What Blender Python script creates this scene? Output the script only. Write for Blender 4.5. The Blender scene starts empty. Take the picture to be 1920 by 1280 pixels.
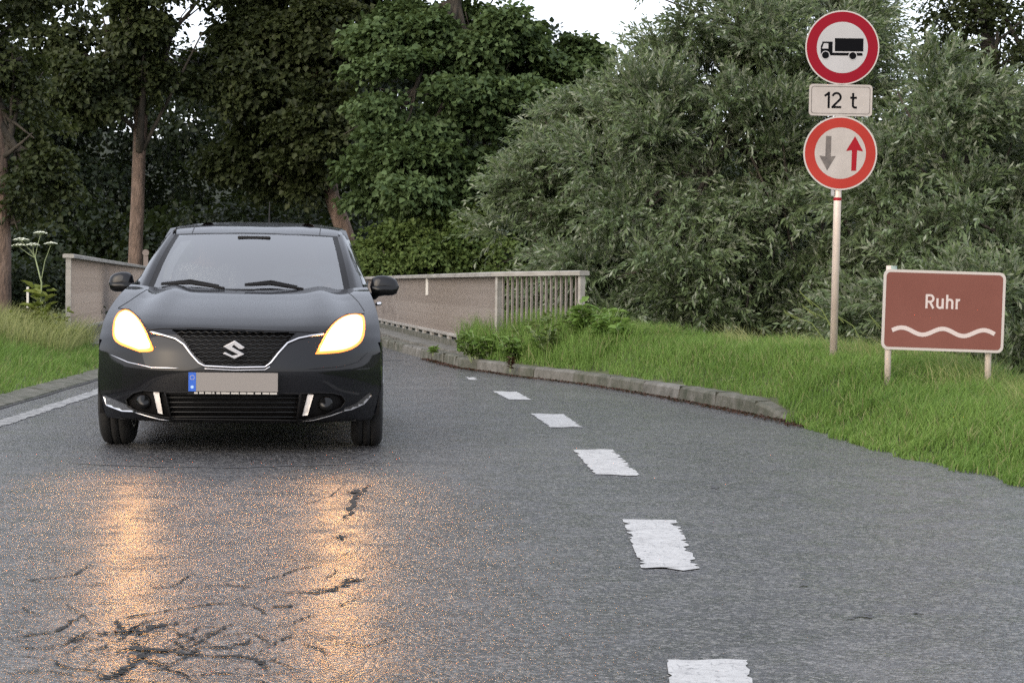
import bpy, math, random
import numpy as np
from mathutils import Vector, Matrix, noise
from mathutils.bvhtree import BVHTree
from mathutils.geometry import delaunay_2d_cdt
PI = math.pi
R_ = math.radians
sc = bpy.context.scene
C = bpy.data.collections.new("scene_collection"); sc.collection.children.link(C)

# ------------------------------------------------------------------ camera, sky, sun, exposure
F = 3750.0                      # focal length in photograph pixels (1920 wide)
PITCH = math.atan(103.0 / F); ROLL = R_(0.7); CAMZ = 1.0
fwd = Vector((0, math.cos(PITCH), -math.sin(PITCH)))
up0 = Vector((0, math.sin(PITCH), math.cos(PITCH))); rt0 = Vector((1, 0, 0))
rt = rt0 * math.cos(ROLL) + up0 * math.sin(ROLL)
up = up0 * math.cos(ROLL) - rt0 * math.sin(ROLL)
eye = Vector((0, 0, CAMZ))
cam_d = bpy.data.cameras.new("camera"); cam = bpy.data.objects.new("camera", cam_d); C.objects.link(cam)
cam_d.sensor_width = 36; cam_d.lens = F * 36 / 1920; cam_d.clip_end = 3000; cam_d.clip_start = 0.05
M = Matrix((rt, up, -fwd)).transposed().to_4x4(); M.translation = eye; cam.matrix_world = M
sc.camera = cam

SUN_EL, SUN_ROT = R_(24), R_(215)
world = bpy.data.worlds.new("World"); sc.world = world; world.use_nodes = True
wn = world.node_tree.nodes; wl = world.node_tree.links; wn.clear()
sky = wn.new("ShaderNodeTexSky"); sky.sky_type = 'NISHITA'; sky.sun_disc = False
sky.sun_elevation = SUN_EL; sky.sun_rotation = SUN_ROT; sky.air_density = 1.0; sky.dust_density = 3.5; sky.ozone_density = 1.0
bg = wn.new("ShaderNodeBackground"); bg.inputs[1].default_value = 0.13
wo = wn.new("ShaderNodeOutputWorld")
cloud = wn.new("ShaderNodeMix"); cloud.data_type = 'RGBA'; cloud.inputs[0].default_value = .72   # thin even overcast over the clear sky
cloud.inputs[7].default_value = (6.45, 6.7, 7.4, 1)
wl.new(sky.outputs[0], cloud.inputs[6]); wl.new(cloud.outputs[2], bg.inputs[0]); wl.new(bg.outputs[0], wo.inputs[0])
sun_d = bpy.data.lights.new("sun", 'SUN'); sun_d.energy = 0.9; sun_d.angle = R_(60); sun_d.color = (1, .90, .78)
sun = bpy.data.objects.new("sun", sun_d); C.objects.link(sun)
sdir = Vector((math.sin(SUN_ROT) * math.cos(SUN_EL), math.cos(SUN_ROT) * math.cos(SUN_EL), math.sin(SUN_EL)))
sun.rotation_euler = sdir.to_track_quat('Z', 'Y').to_euler()
sc.view_settings.view_transform = 'Standard'; sc.view_settings.look = 'None'
sc.view_settings.gamma = 1; sc.view_settings.use_curve_mapping = False
sc.view_settings.exposure = 1.15
sc.cycles.use_denoising = False
sc.cycles.max_bounces = 6; sc.cycles.transparent_max_bounces = 12
sc.cycles.sample_clamp_indirect = 6.0; sc.cycles.sample_clamp_direct = 9.0

def ray(px, py):
    return fwd * F + rt * (px - 960) + up * (640 - py)
def at(px, py, D):
    d = ray(px, py); return eye + d * (D / d.y)
def gp(px, py, z=0.0):
    d = ray(px, py); return eye + d * ((z - CAMZ) / d.z)
def proj(p):
    q = Vector(p) - eye; w = q.dot(fwd); return 960 + F * q.dot(rt) / w, 640 - F * q.dot(up) / w

# ------------------------------------------------------------------ helpers
def tag(o, label=None, cat=None, group=None, kind=None):
    if label: o['label'] = label
    if cat: o['category'] = cat
    if group: o['group'] = group
    if kind: o['kind'] = kind
    return o
def empty(name, loc=(0, 0, 0), rot=(0, 0, 0), **k):
    o = bpy.data.objects.new(name, None); C.objects.link(o); o.location = loc; o.rotation_euler = rot
    o.empty_display_size = .1
    return tag(o, **k)
def link(name, me, mat=None, parent=None, smooth=False):
    if mat is not None and not me.materials: me.materials.append(mat)
    if smooth: me.shade_smooth()
    o = bpy.data.objects.new(name, me); C.objects.link(o)
    if parent is not None: o.parent = parent
    return o
class MB:
    def __init__(s): s.v = []; s.f = []
    def add(s, vs, fs):
        n = len(s.v); s.v += [tuple(v) for v in vs]; s.f += [tuple(i + n for i in f) for f in fs]; return s
    def box(s, c, h, rz=0.0):
        x, y, z = h; vs = []
        for a in (-1, 1):
            for b in (-1, 1):
                for d in (-1, 1):
                    px, py = a * x, b * y
                    vs.append((c[0] + px * math.cos(rz) - py * math.sin(rz), c[1] + px * math.sin(rz) + py * math.cos(rz), c[2] + d * z))
        return s.add(vs, [(0, 1, 3, 2), (4, 6, 7, 5), (0, 4, 5, 1), (2, 3, 7, 6), (0, 2, 6, 4), (1, 5, 7, 3)])
    def prism(s, poly, y0, y1):
        """polygon in x,z extruded along y"""
        n = len(poly); vs = [(x, y0, z) for x, z in poly] + [(x, y1, z) for x, z in poly]
        fs = [tuple(range(n)), tuple(range(2 * n - 1, n - 1, -1))] + [(i, i + n, (i + 1) % n + n, (i + 1) % n) for i in range(n)]
        return s.add(vs, fs)
    def tube(s, pts, rad, n=8, caps=True):
        pts = [Vector(p) for p in pts]
        if not hasattr(rad, '__len__'): rad = [rad] * len(pts)
        rings = []; prev = None
        for i, p in enumerate(pts):
            t = (pts[min(i + 1, len(pts) - 1)] - pts[max(i - 1, 0)]).normalized()
            a = prev - t * prev.dot(t) if prev is not None else t.orthogonal()
            a.normalize(); prev = a; b = t.cross(a)
            rings.append([p + (a * math.cos(2 * PI * k / n) + b * math.sin(2 * PI * k / n)) * rad[i] for k in range(n)])
        vs = [v for r in rings for v in r]; fs = []
        for i in range(len(pts) - 1):
            for k in range(n):
                fs.append((i * n + k, i * n + (k + 1) % n, (i + 1) * n + (k + 1) % n, (i + 1) * n + k))
        if caps: fs += [tuple(range(n - 1, -1, -1)), tuple(range((len(pts) - 1) * n, len(pts) * n))]
        return s.add(vs, fs)
    def lathe(s, prof, n=32, axis='x', c=(0, 0, 0)):
        """prof: (along axis, radius), closed loop"""
        m = len(prof); vs = []
        for k in range(n):
            a = 2 * PI * k / n
            for (t, r) in prof:
                if axis == 'x': vs.append((c[0] + t, c[1] + r * math.cos(a), c[2] + r * math.sin(a)))
                else: vs.append((c[0] + r * math.cos(a), c[1] + t, c[2] + r * math.sin(a)))
        fs = [(k * m + j, k * m + (j + 1) % m, ((k + 1) % n) * m + (j + 1) % m, ((k + 1) % n) * m + j) for k in range(n) for j in range(m)]
        return s.add(vs, fs)
    def grid(s, P):
        """P: rows of points"""
        m = len(P[0]); vs = [p for r in P for p in r]
        fs = [(i * m + j, i * m + j + 1, (i + 1) * m + j + 1, (i + 1) * m + j) for i in range(len(P) - 1) for j in range(m - 1)]
        return s.add(vs, fs)
    def ribbon(s, pts, w, y=0.0, th=0.001):
        """flat stroke in x,z facing -y"""
        P = [Vector((p[0], p[1])) for p in pts]; L = []; Rr = []
        for i, p in enumerate(P):
            t = (P[min(i + 1, len(P) - 1)] - P[max(i - 1, 0)]).normalized(); nrm = Vector((-t.y, t.x)) * w / 2
            L.append(p + nrm); Rr.append(p - nrm)
        n = len(P); vs = [(q.x, y, q.y) for q in L] + [(q.x, y, q.y) for q in Rr]
        return s.add(vs, [(i, i + 1, n + i + 1, n + i) for i in range(n - 1)])
    def build(s, name, mat=None, parent=None, smooth=False, bevel=0.0, loc=None):
        me = bpy.data.meshes.new(name); me.from_pydata(s.v, [], s.f); me.update()
        o = link(name, me, mat, parent, smooth)
        if loc is not None: o.location = loc
        if bevel:
            b = o.modifiers.new("bevel", 'BEVEL'); b.width = bevel; b.segments = 2; b.limit_method = 'ANGLE'
        return o
def np_mesh(name, V, loops, sizes, mat, parent=None, attrs=None, smooth=False):
    me = bpy.data.meshes.new(name); V = np.asarray(V, np.float32); sizes = np.asarray(sizes, np.int32)
    me.vertices.add(len(V)); me.vertices.foreach_set("co", V.ravel())
    me.loops.add(len(loops)); me.loops.foreach_set("vertex_index", np.asarray(loops, np.int32))
    me.polygons.add(len(sizes)); me.polygons.foreach_set("loop_start", (np.cumsum(sizes) - sizes).astype(np.int32))
    me.polygons.foreach_set("loop_total", sizes)
    for k, a in (attrs or {}).items():
        at_ = me.attributes.new(k, 'FLOAT', 'POINT'); at_.data.foreach_set("value", np.asarray(a, np.float32))
    me.update(calc_edges=True)
    return link(name, me, mat, parent, smooth)

# ------------------------------------------------------------------ materials
def mat(name, col=(.5, .5, .5), rough=.6, metal=0.0, **k):
    m = bpy.data.materials.new(name); m.use_nodes = True
    b = m.node_tree.nodes["Principled BSDF"]
    b.inputs["Base Color"].default_value = (*col, 1); b.inputs["Roughness"].default_value = rough; b.inputs["Metallic"].default_value = metal
    for kk, v in k.items(): b.inputs[kk.replace('_', ' ')].default_value = v
    return m
class NT:
    def __init__(s, m): s.m = m; s.n = m.node_tree.nodes; s.l = m.node_tree.links; s.b = s.n.get("Principled BSDF")
    def new(s, t, **k):
        n = s.n.new("ShaderNode" + t)
        for a, v in k.items(): setattr(n, a, v)
        return n
    def lk(s, a, b): s.l.new(a, b)
    def coord(s, kind="Object"): return s.new("TexCoord").outputs[kind]
    def noise(s, scale, detail=4, vec=None, rough=.5, dist=0.0):
        n = s.new("TexNoise"); n.inputs["Scale"].default_value = scale; n.inputs["Detail"].default_value = detail
        n.inputs["Roughness"].default_value = rough; n.inputs["Distortion"].default_value = dist
        s.lk(vec if vec is not None else s.coord(), n.inputs["Vector"]); return n.outputs["Fac"]
    def ramp(s, fac, stops):
        r = s.new("ValToRGB"); e = r.color_ramp.elements
        while len(e) > 1: e.remove(e[-1])
        for i, (p, c) in enumerate(stops):
            if i == 0: e[0].position = p
            else: e.new(p)
            e[i].color = (*c, 1) if len(c) == 3 else c
        s.lk(fac, r.inputs[0]); return r.outputs[0]
    def mix(s, fac, a, b, mode='MIX'):
        n = s.new("Mix", data_type='RGBA', blend_type=mode)
        for sock, v in ((n.inputs[0], fac), (n.inputs[6], a), (n.inputs[7], b)):
            if hasattr(v, 'is_linked') or hasattr(v, 'links'): s.lk(v, sock)
            elif isinstance(v, (int, float)): sock.default_value = v
            else: sock.default_value = (*v, 1) if len(v) == 3 else v
        return n.outputs[2]
    def math(s, op, a, b=0.0, clamp=False):
        n = s.new("Math", operation=op, use_clamp=clamp)
        for sock, v in ((n.inputs[0], a), (n.inputs[1], b)):
            if hasattr(v, 'links'): s.lk(v, sock)
            else: sock.default_value = v
        return n.outputs[0]
    def mapping(s, scale, vec=None):
        n = s.new("Mapping"); n.inputs["Scale"].default_value = scale
        s.lk(vec if vec is not None else s.coord(), n.inputs["Vector"]); return n.outputs[0]
    def bump(s, h, strength=.5, dist=.01, normal=None):
        n = s.new("Bump"); n.inputs["Strength"].default_value = strength; n.inputs["Distance"].default_value = dist
        s.lk(h, n.inputs["Height"])
        if normal is not None: s.lk(normal, n.inputs["Normal"])
        return n.outputs[0]

def grey3(v): return (v, v, v)
def m_asphalt():
    m = mat("asphalt", rough=.5); t = NT(m); co = t.coord()
    big = t.noise(.9, 6, t.mapping((1.5, .7, 1), co), .62, .4); mid = t.noise(5.0, 5, co, .6)
    vor = t.new("TexVoronoi"); vor.inputs["Scale"].default_value = 74; t.lk(co, vor.inputs["Vector"])
    fine = t.noise(160, 3, co, .7)
    stretch = t.noise(1.0, 6, t.mapping((.35, 2.2, 1), co), .65)
    c = t.ramp(big, [(.32, (.030, .030, .032)), (.46, (.055, .054, .056)), (.56, (.066, .065, .067)), (.68, (.100, .097, .098))])
    c = t.mix(t.ramp(stretch, [(.45, grey3(0)), (.60, grey3(.75))]), c, (.038, .038, .041))
    stone = t.new("SeparateColor"); t.lk(vor.outputs["Color"], stone.inputs[0])
    c = t.mix(t.math('MULTIPLY', t.ramp(stone.outputs[0], [(.5, grey3(0)), (.95, grey3(1))]), .75), c, (.27, .26, .25))
    c = t.mix(t.ramp(fine, [(.40, grey3(.9)), (.53, grey3(0))]), c, (.016, .016, .018))
    c = t.mix(t.ramp(mid, [(.55, grey3(0)), (.75, grey3(.4))]), c, (.05, .05, .053))
    t.lk(c, t.b.inputs["Base Color"])
    t.lk(t.ramp(mid, [(.3, grey3(.14)), (.7, grey3(.32))]), t.b.inputs["Roughness"])
    hgt = t.math('ADD', t.math('MULTIPLY', vor.outputs["Distance"], -1.3), t.math('MULTIPLY', fine, .8))
    hgt = t.math('ADD', hgt, t.math('MULTIPLY', mid, .9))
    v1 = t.new("VectorMath", operation='SUBTRACT'); t.lk(vor.outputs["Color"], v1.inputs[0]); v1.inputs[1].default_value = (.5, .5, .5)
    v2 = t.new("VectorMath", operation='MULTIPLY'); t.lk(v1.outputs[0], v2.inputs[0]); v2.inputs[1].default_value = (.10, .25, 0)
    gn = t.new("NewGeometry"); v3 = t.new("VectorMath", operation='ADD'); t.lk(v2.outputs[0], v3.inputs[0]); t.lk(gn.outputs["Normal"], v3.inputs[1])
    v4 = t.new("VectorMath", operation='NORMALIZE'); t.lk(v3.outputs[0], v4.inputs[0])
    t.lk(t.bump(hgt, .8, .006, v4.outputs[0]), t.b.inputs["Normal"])
    t.b.inputs["Specular IOR Level"].default_value = .38
    return m
def m_noisy(name, stops, scale, rough=.7, bump=.3, bscale=None, dist=.01, metal=0.0, stretch=None, detail=6, **k):
    m = mat(name, rough=rough, metal=metal, **k); t = NT(m); co = t.coord()
    v = t.mapping(stretch, co) if stretch else co
    t.lk(t.ramp(t.noise(scale, detail, v, .62), stops), t.b.inputs["Base Color"])
    if bump: t.lk(t.bump(t.noise(bscale or scale * 4, 5, v), bump, dist), t.b.inputs["Normal"])
    return m
def m_leaf(name, dark, light, trans=.3, rough=.5, patch=.5, spec=.18, back=None, dry=None):
    m = bpy.data.materials.new(name); m.use_nodes = True; t = NT(m)
    a = t.new("Attribute", attribute_name="tone")
    pn = t.noise(patch, 3)
    f = t.math('ADD', t.math('MULTIPLY', a.outputs["Fac"], .6), t.math('MULTIPLY', t.ramp(pn, [(.35, grey3(0)), (.65, grey3(1))]), .4))
    c = t.mix(f, dark, light)
    if dry is not None:
        c = t.mix(t.ramp(a.outputs["Fac"], [(.86, grey3(0)), (.93, grey3(1))]), c, dry)
    if back is not None:
        g = t.new("NewGeometry"); c = t.mix(g.outputs["Backfacing"], c, back)
    t.lk(c, t.b.inputs["Base Color"]); t.b.inputs["Roughness"].default_value = rough; t.b.inputs["Specular IOR Level"].default_value = spec
    tr = t.new("BsdfTranslucent"); t.lk(t.mix(.5, c, (.10, .13, .02)), tr.inputs[0])
    ms = t.new("MixShader"); ms.inputs[0].default_value = trans
    t.lk(t.b.outputs[0], ms.inputs[1]); t.lk(tr.outputs[0], ms.inputs[2])
    t.lk(ms.outputs[0], t.n["Material Output"].inputs[0])
    return m
def m_emit(name, col, s):
    m = mat(name, col, .3); b = m.node_tree.nodes["Principled BSDF"]
    b.inputs["Emission Color"].default_value = (*col, 1); b.inputs["Emission Strength"].default_value = s
    return m
MA = {}
MA['asphalt'] = m_asphalt()
MA['soil'] = m_noisy("verge_soil", [(.3, (.035, .04, .015)), (.6, (.06, .075, .02)), (.8, (.09, .075, .04))], 3, .95, .6, 20, .02)
MA['concrete'] = m_noisy("kerb_concrete", [(.3, (.055, .053, .040)), (.5, (.115, .108, .092)), (.7, (.18, .172, .155))], 5, .9, .6, 60, .006)
MA['mossy'] = m_noisy("mossy_concrete", [(.3, (.035, .040, .022)), (.5, (.080, .078, .058)), (.7, (.14, .132, .112))], 6, .95, .7, 60, .006)
def m_paint():
    m = mat("road_paint", rough=.55); t = NT(m); co = t.coord()
    c = t.ramp(t.noise(9, 7, co, .7), [(.3, (.27, .265, .26)), (.5, (.375, .37, .36)), (.7, (.43, .425, .415))])
    cr = t.new("TexVoronoi", feature='DISTANCE_TO_EDGE'); cr.inputs["Scale"].default_value = 6
    t.lk(t.mix(.35, co, t.new("TexNoise").outputs["Color"]), cr.inputs["Vector"])
    c = t.mix(t.ramp(cr.outputs["Distance"], [(.0, grey3(.7)), (.012, grey3(0))]), c, (.12, .12, .12))
    c = t.mix(t.ramp(t.noise(38, 7, co, .75), [(.36, grey3(.85)), (.44, grey3(0))]), c, (.075, .075, .078))
    t.lk(c, t.b.inputs["Base Color"]); t.lk(t.bump(t.noise(120, 3, co), .5, .002), t.b.inputs["Normal"]); return m
MA['paint'] = m_paint()
def m_worn():
    m = m_noisy("worn_road_paint", [(.38, (.07, .07, .07)), (.52, (.22, .22, .215)), (.65, (.33, .33, .32))], 12, .7, .5, 90, .003); return m
MA['worn_paint'] = m_worn()
MA['crack'] = m_noisy("crack_dark", [(.3, (.004, .004, .004)), (.7, (.016, .015, .014))], 30, .95, .5)
MA['tar'] = m_noisy("old_tar_joint", [(.3, (.035, .035, .038)), (.7, (.06, .06, .062))], 20, .7, .4)
MA['rail'] = m_noisy("weathered_aluminium", [(.3, (.20, .185, .16)), (.5, (.29, .27, .24)), (.7, (.36, .34, .31))], 4, .6, .2, 40, .003, metal=.15, stretch=(1, .4, 2))
MA['bar'] = m_noisy("weathered_baluster", [(.3, (.16, .135, .12)), (.5, (.215, .185, .165)), (.7, (.26, .23, .21))], 3, .7, .15, 30, .003, metal=.1, stretch=(1, .35, 1.2))
MA['post'] = m_noisy("galvanised_post", [(.3, (.52, .43, .37)), (.5, (.62, .52, .45)), (.7, (.70, .60, .53))], 7, .42, .15, 30, .002, metal=.2, stretch=(1, 1, .4))
MA['bark'] = m_noisy("tree_bark", [(.3, (.045, .034, .026)), (.5, (.115, .078, .058)), (.7, (.185, .13, .10))], 4, .9, 1.0, 14, .04, stretch=(1.6, 1.6, .5))
MA['bark_dark'] = m_noisy("dark_bark", [(.3, (.02, .018, .014)), (.6, (.055, .045, .034)), (.8, (.09, .075, .055))], 4, .95, 1.0, 14, .03, stretch=(1.6, 1.6, .5))
MA['maple'] = m_leaf("maple_leaf", (.032, .056, .021), (.130, .188, .076), .34, patch=.35)
MA['dark_leaf'] = m_leaf("dark_leaf", (.012, .018, .008), (.060, .074, .028), .22, patch=.4)
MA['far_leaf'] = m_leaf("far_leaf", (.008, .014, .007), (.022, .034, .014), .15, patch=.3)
MA['willow'] = m_leaf("willow_leaf", (.036, .060, .022), (.17, .225, .105), .3, rough=.42, spec=.28, patch=.5, back=(.27, .30, .22))
MA['lime_leaf'] = m_leaf("shrub_leaf", (.050, .085, .022), (.15, .20, .06), .38, patch=1.0)
MA['grass'] = m_leaf("grass_blade", (.090, .175, .034), (.215, .335, .082), .42, rough=.6, patch=.7, dry=(.26, .27, .12))
MA['grass_dry'] = m_leaf("dry_grass_blade", (.16, .205, .06), (.35, .345, .16), .3, rough=.7, patch=1.5)
MA['weed'] = m_leaf("weed_leaf", (.10, .19, .04), (.22, .33, .085), .42, patch=2.0)
MA["yellow_weed"] = m_leaf("yellow_weed_leaf", (.13, .17, .03), (.27, .29, .08), .42, patch=2.0)
MA['umbel'] = mat("umbel_white", (.66, .68, .54), .8)
MA['stem'] = mat("plant_stem", (.20, .24, .12), .7)
MA['withered'] = m_leaf("withered_leaf", (.030, .012, .008), (.08, .035, .022), .15)
MA['water'] = mat("river_water", (.015, .022, .016), .08)

# ------------------------------------------------------------------ terrain
RD = [(-30, 34), (-5, 30), (0, 22), (2, 14), (4, 8.5), (6, 5.2), (8, 3.7), (9.5, 2.95), (10.5, 2.72), (11.3, 2.54), (12.1, 2.40), (13.4, 2.27), (15, 2.13), (16.1, 1.90), (18.3, 1.42), (20.4, .84), (22.0, .16), (24.3, -.62), (27.4, -1.2), (31, -1.86), (60, -6.0), (100, -11.8), (400, -55)]
LD = [(-30, -4), (10, -4.2), (13.9, -4.25), (17, -4.38), (22.3, -4.65), (27, -5.1), (31, -5.6), (60, -9.4), (100, -15), (400, -57)]
def Redge(D): return np.interp(D, [a for a, b in RD], [b for a, b in RD])
def Ledge(D): return np.interp(D, [a for a, b in LD], [b for a, b in LD])
def sm(a, b, x):
    t = np.clip((np.asarray(x, float) - a) / (b - a), 0, 1); return t * t * (3 - 2 * t)
def hR(e, D):
    base = .105 * sm(14.6, 15.6, D) + .008
    crest = np.interp(D, [0, 8, 10, 12, 14, 16, 22, 26, 30], [0, .02, .08, .15, .22, .30, .30, .15, 0])
    h = base + crest * sm(0.05, .75, e) - 2.6 * sm(1.15, 5.5, e) * sm(9, 13, D)
    v = sm(27, 35, D) * (1 - sm(50, 57, D))
    return h - 3.4 * v * sm(-1.0, .2, e) - 2.0 * sm(6, 14, e) * sm(20, 26, D) * (1 - v) * (1 - sm(45, 56, D))
def hL(e, D):
    h = .02 + .26 * sm(.1, 2.2, e) + .1 * sm(2, 5, e) * np.sin(D * .7 + e)
    v = sm(29, 36, D) * (1 - sm(50, 57, D))
    return h - 3.6 * v
off = np.array([.0, .12, .28, .5, .75, 1, 1.25, 1.6, 2, 2.5, 3, 4, 5, 6, 7.5, 9, 12, 16, 24, 40, 80, 160, 350, 700])
Ds = np.concatenate([np.array([-700, -300, -120, -60, -30, -15, -8]), np.arange(-5, 30, .5), np.arange(30, 62, 1.0), np.array([64, 68, 75, 85, 100, 130, 180, 260, 400, 700, 1200])])
rows = []
for D in Ds:
    Rr, Ll = float(Redge(D)), float(Ledge(D))
    inv = float(sm(27, 33, D) * (1 - sm(55, 60, D)))
    row = [(Ll - o, D, float(hL(o, D)) + (0 if o < 20 else 0)) for o in off[::-1]]
    row += [(Ll + .12, D, -.05 - 3.5 * inv), ((Ll + Rr) / 2, D, -.05 - 3.5 * inv), (Rr - .12, D, -.05 - 3.5 * inv)]
    kb = float(sm(14.6, 15.4, D)) if D < 34 else 0
    row += [(Rr + .02, D, float(hR(0, D)) * (1 - kb) - .06 * kb)] + [(Rr + o, D, float(hR(o, D))) for o in np.where(off == 0, .145, np.where(off == .12, .19, off))]
    rows.append(row)
tag(MB().grid(rows).build("ground", MA['soil'], smooth=True), kind="structure")
# river under the bridge
tag(MB().grid([[(-150, 30, -2.9), (150, 30, -2.9)], [(-150, 58, -2.9), (150, 58, -2.9)]]).build("river_water", MA['water']), kind="structure")
# road
rows = []
for D in np.concatenate([np.arange(-25, 60, 1.0), np.arange(60, 130, 5)]):
    Rr, Ll = float(Redge(D)), float(Ledge(D))
    rows.append([(Ll + (Rr - Ll) * k / 24, float(D), 0.0) for k in range(25)])
road = tag(MB().grid(rows).build("road", MA['asphalt'], smooth=True), kind="structure")

def jag_poly(quad, jag, seed, z=.004, n=44):
    """road quad with ragged long sides: corners a,b (far), c,d (near) in order tl,tr,br,bl"""
    rnd = random.Random(seed); tl, tr, br, bl = [Vector(q) for q in quad]; rows = []
    for i in range(n + 1):
        t = i / n; l = tl.lerp(bl, t); r = tr.lerp(br, t); w = (r - l)
        a = rnd.random() ** 4 * jag; b = rnd.random() ** 3 * jag
        if rnd.random() < .08: b += jag * 1.0
        e = .5 * jag * (rnd.random() - .5) if i in (0, n) else 0
        rows.append([(l + w * a + Vector((0, e, z))), (l + w * .35 + Vector((0, e * 2, z))), (l + w * .7 + Vector((0, -e, z))), (r - w * b + Vector((0, e, z)))])
    return MB().grid(rows)
dashes = [([(1250, 1237), (1402, 1238), (1452, 1452), (1275, 1450)], .05), ([(1166, 974), (1270, 976), (1313, 1069), (1203, 1068)], .13),
          ([(1073, 843), (1150, 843), (1203, 893), (1115, 890)], .09), ([(995, 776), (1058, 777), (1092, 801), (1031, 801)], .10),
          ([(924, 734), (970, 735), (997, 750), (953, 749)], .10), ([(873, 707), (893, 708), (896, 713), (878, 712)], .3)]
for i, (q, j) in enumerate(dashes):
    P = [gp(*p) for p in q]; jag_poly(P, j, 10 + i).build("lane_dash", MA['paint'], road)
# worn left edge line
rows = []; rnd = random.Random(4)
for D in np.arange(5, 40, .06):
    x = float(np.interp(D, [5, 13.9, 18, 24, 40], [-3.5, -3.56, -3.74, -4.15, -6.3])); w = .11
    rows.append([(x - w * .5 - rnd.random() * .03, D, .004), (x, D, .004), (x + w * .5 + rnd.random() * .03, D, .004)])
MB().grid(rows).build("edge_line", MA['worn_paint'], road)
# tar joint and gutter strip on the left
MB().grid([[(float(Ledge(D)) + .33, D, .0035), (float(Ledge(D)) + .36 + .01 * math.sin(D * 3), D, .0035)] for D in np.arange(6, 32, .5)]).build("gutter_joint", MA['crack'], road)
# transverse joints
def px_strip(pts, w, name, mt, seed, z=.003, sub=10, wj=.8):
    """ragged thin strip on the road through ground points given in photograph pixels"""
    rnd = random.Random(seed); P = [gp(*p) for p in pts]; Q = []
    for a, b in zip(P[:-1], P[1:]):
        for k in range(sub): Q.append(a.lerp(b, k / sub))
    Q.append(P[-1]); rows = []; n = len(Q) - 1
    for i, p in enumerate(Q):
        t = (Q[min(i + 1, n)] - Q[max(i - 1, 0)]).normalized(); nr = Vector((-t.y, t.x, 0))
        p = p + nr * (rnd.random() - .5) * w * 1.2
        ww = w * (1 - wj + wj * rnd.random() * 1.5) * min(1, .15 + 4 * min(i, n - i) / max(n, 1))
        rows.append([p + nr * ww / 2 + Vector((0, 0, z)), p - nr * ww / 2 + Vector((0, 0, z))])
    return MB().grid(rows).build(name, mt, road)
cr = [([(0, 1198), (60, 1191), (110, 1183), (135, 1165), (160, 1150)], .022), ([(180, 1192), (215, 1185), (250, 1186), (300, 1174), (350, 1164)], .05),
      ([(220, 1163), (240, 1158), (330, 1142), (400, 1132), (450, 1130)], .022), ([(245, 1198), (262, 1216), (330, 1224), (380, 1230), (450, 1229), (480, 1238), (498, 1247), (496, 1256)], .035),
      ([(175, 1278), (210, 1268), (240, 1250), (258, 1232)], .04), ([(508, 1138), (530, 1137), (560, 1134)], .05), ([(555, 1113), (610, 1110), (640, 1097), (655, 1090), (690, 1084)], .055),
      ([(632, 1010), (650, 1005)], .05), ([(645, 975), (655, 962), (662, 938), (672, 925), (695, 908)], .045), ([(36, 1212), (60, 1216), (110, 1216)], .02),
      ([(95, 1235), (120, 1250), (205, 1262)], .014), ([(340, 1270), (410, 1262), (500, 1266)], .02), ([(430, 1208), (475, 1207)], .025), ([(420, 1096), (470, 1100)], .018),
      ([(640, 1040), (655, 1037), (700, 1033)], .012), ([(215, 1163), (230, 1180)], .03), ([(0, 1228), (50, 1231), (90, 1236)], .012), ([(0, 1265), (70, 1258), (150, 1266)], .012),
      ([(240, 1105), (330, 1098)], .008), ([(560, 950), (620, 930), (650, 905)], .008)]
rndc = random.Random(9)
for q in range(90):
    x, y = (rndc.uniform(0, 640), 1280 - 200 * rndc.random() ** 1.6) if q % 2 else (rndc.gauss(250, 90), rndc.gauss(1215, 28)); a = rndc.uniform(-.35, .35); pts_ = [(x, y)]
    for k in range(rndc.randint(2, 6)):
        a += rndc.uniform(-.7, .7); a = max(-.9, min(.9, a)); x += rndc.uniform(12, 34) * math.cos(a); y += rndc.uniform(5, 16) * math.sin(a); pts_.append((x, y))
    cr.append((pts_, rndc.uniform(.004, .020)))
for i, (p, w) in enumerate(cr): px_strip(p, w * .55 + .001, "crack", MA['crack'], 50 + i)
for i, (p, w) in enumerate([([(120, 868), (250, 874), (420, 877), (560, 873), (760, 866)], .05), ([(715, 676), (760, 675)], .12)]): px_strip(p, w, "tar_joint", MA['tar'], 90 + i, wj=.5)
def px_blob(cx, cy, rx, ry, name, mt, seed, z=.0045):
    rnd = random.Random(seed); mb = MB()
    for q in range(9):
        n = 9; ox, oy = cx + rnd.gauss(0, .5) * rx, cy + rnd.gauss(0, .5) * ry; f = rnd.uniform(.12, .42); c = gp(ox, oy); zz = z + q * .0002
        vs = [c + Vector((0, 0, zz))]
        for k in range(n):
            a = 2 * PI * k / n; r = f * (.5 + .8 * rnd.random()); p = gp(ox + rx * r * math.cos(a), oy + ry * r * math.sin(a)); vs.append(p + Vector((0, 0, zz)))
        mb.add(vs, [(0, 1 + k, 1 + (k + 1) % n) for k in range(n)])
    o = mb.build(name, mt, road); o['kind'] = 'stuff'; return o
for i, b in enumerate([(255, 1186, 34, 4), (295, 1219, 42, 8), (265, 1232, 26, 6), (340, 1226, 20, 4), (640, 1009, 9, 3), (668, 922, 12, 5), (220, 1262, 16, 4), (665, 1089, 16, 4)]):
    px_blob(*b, "pothole", MA['crack'], 200 + i)
for i, b in enumerate([(1340, 914, 12, 3), (1610, 1156, 22, 4), (1505, 1097, 12, 3), (1720, 1151, 12, 4)]):
    px_blob(*b, "worn_spot", MA['tar'], 230 + i, z=.0025)

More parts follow.
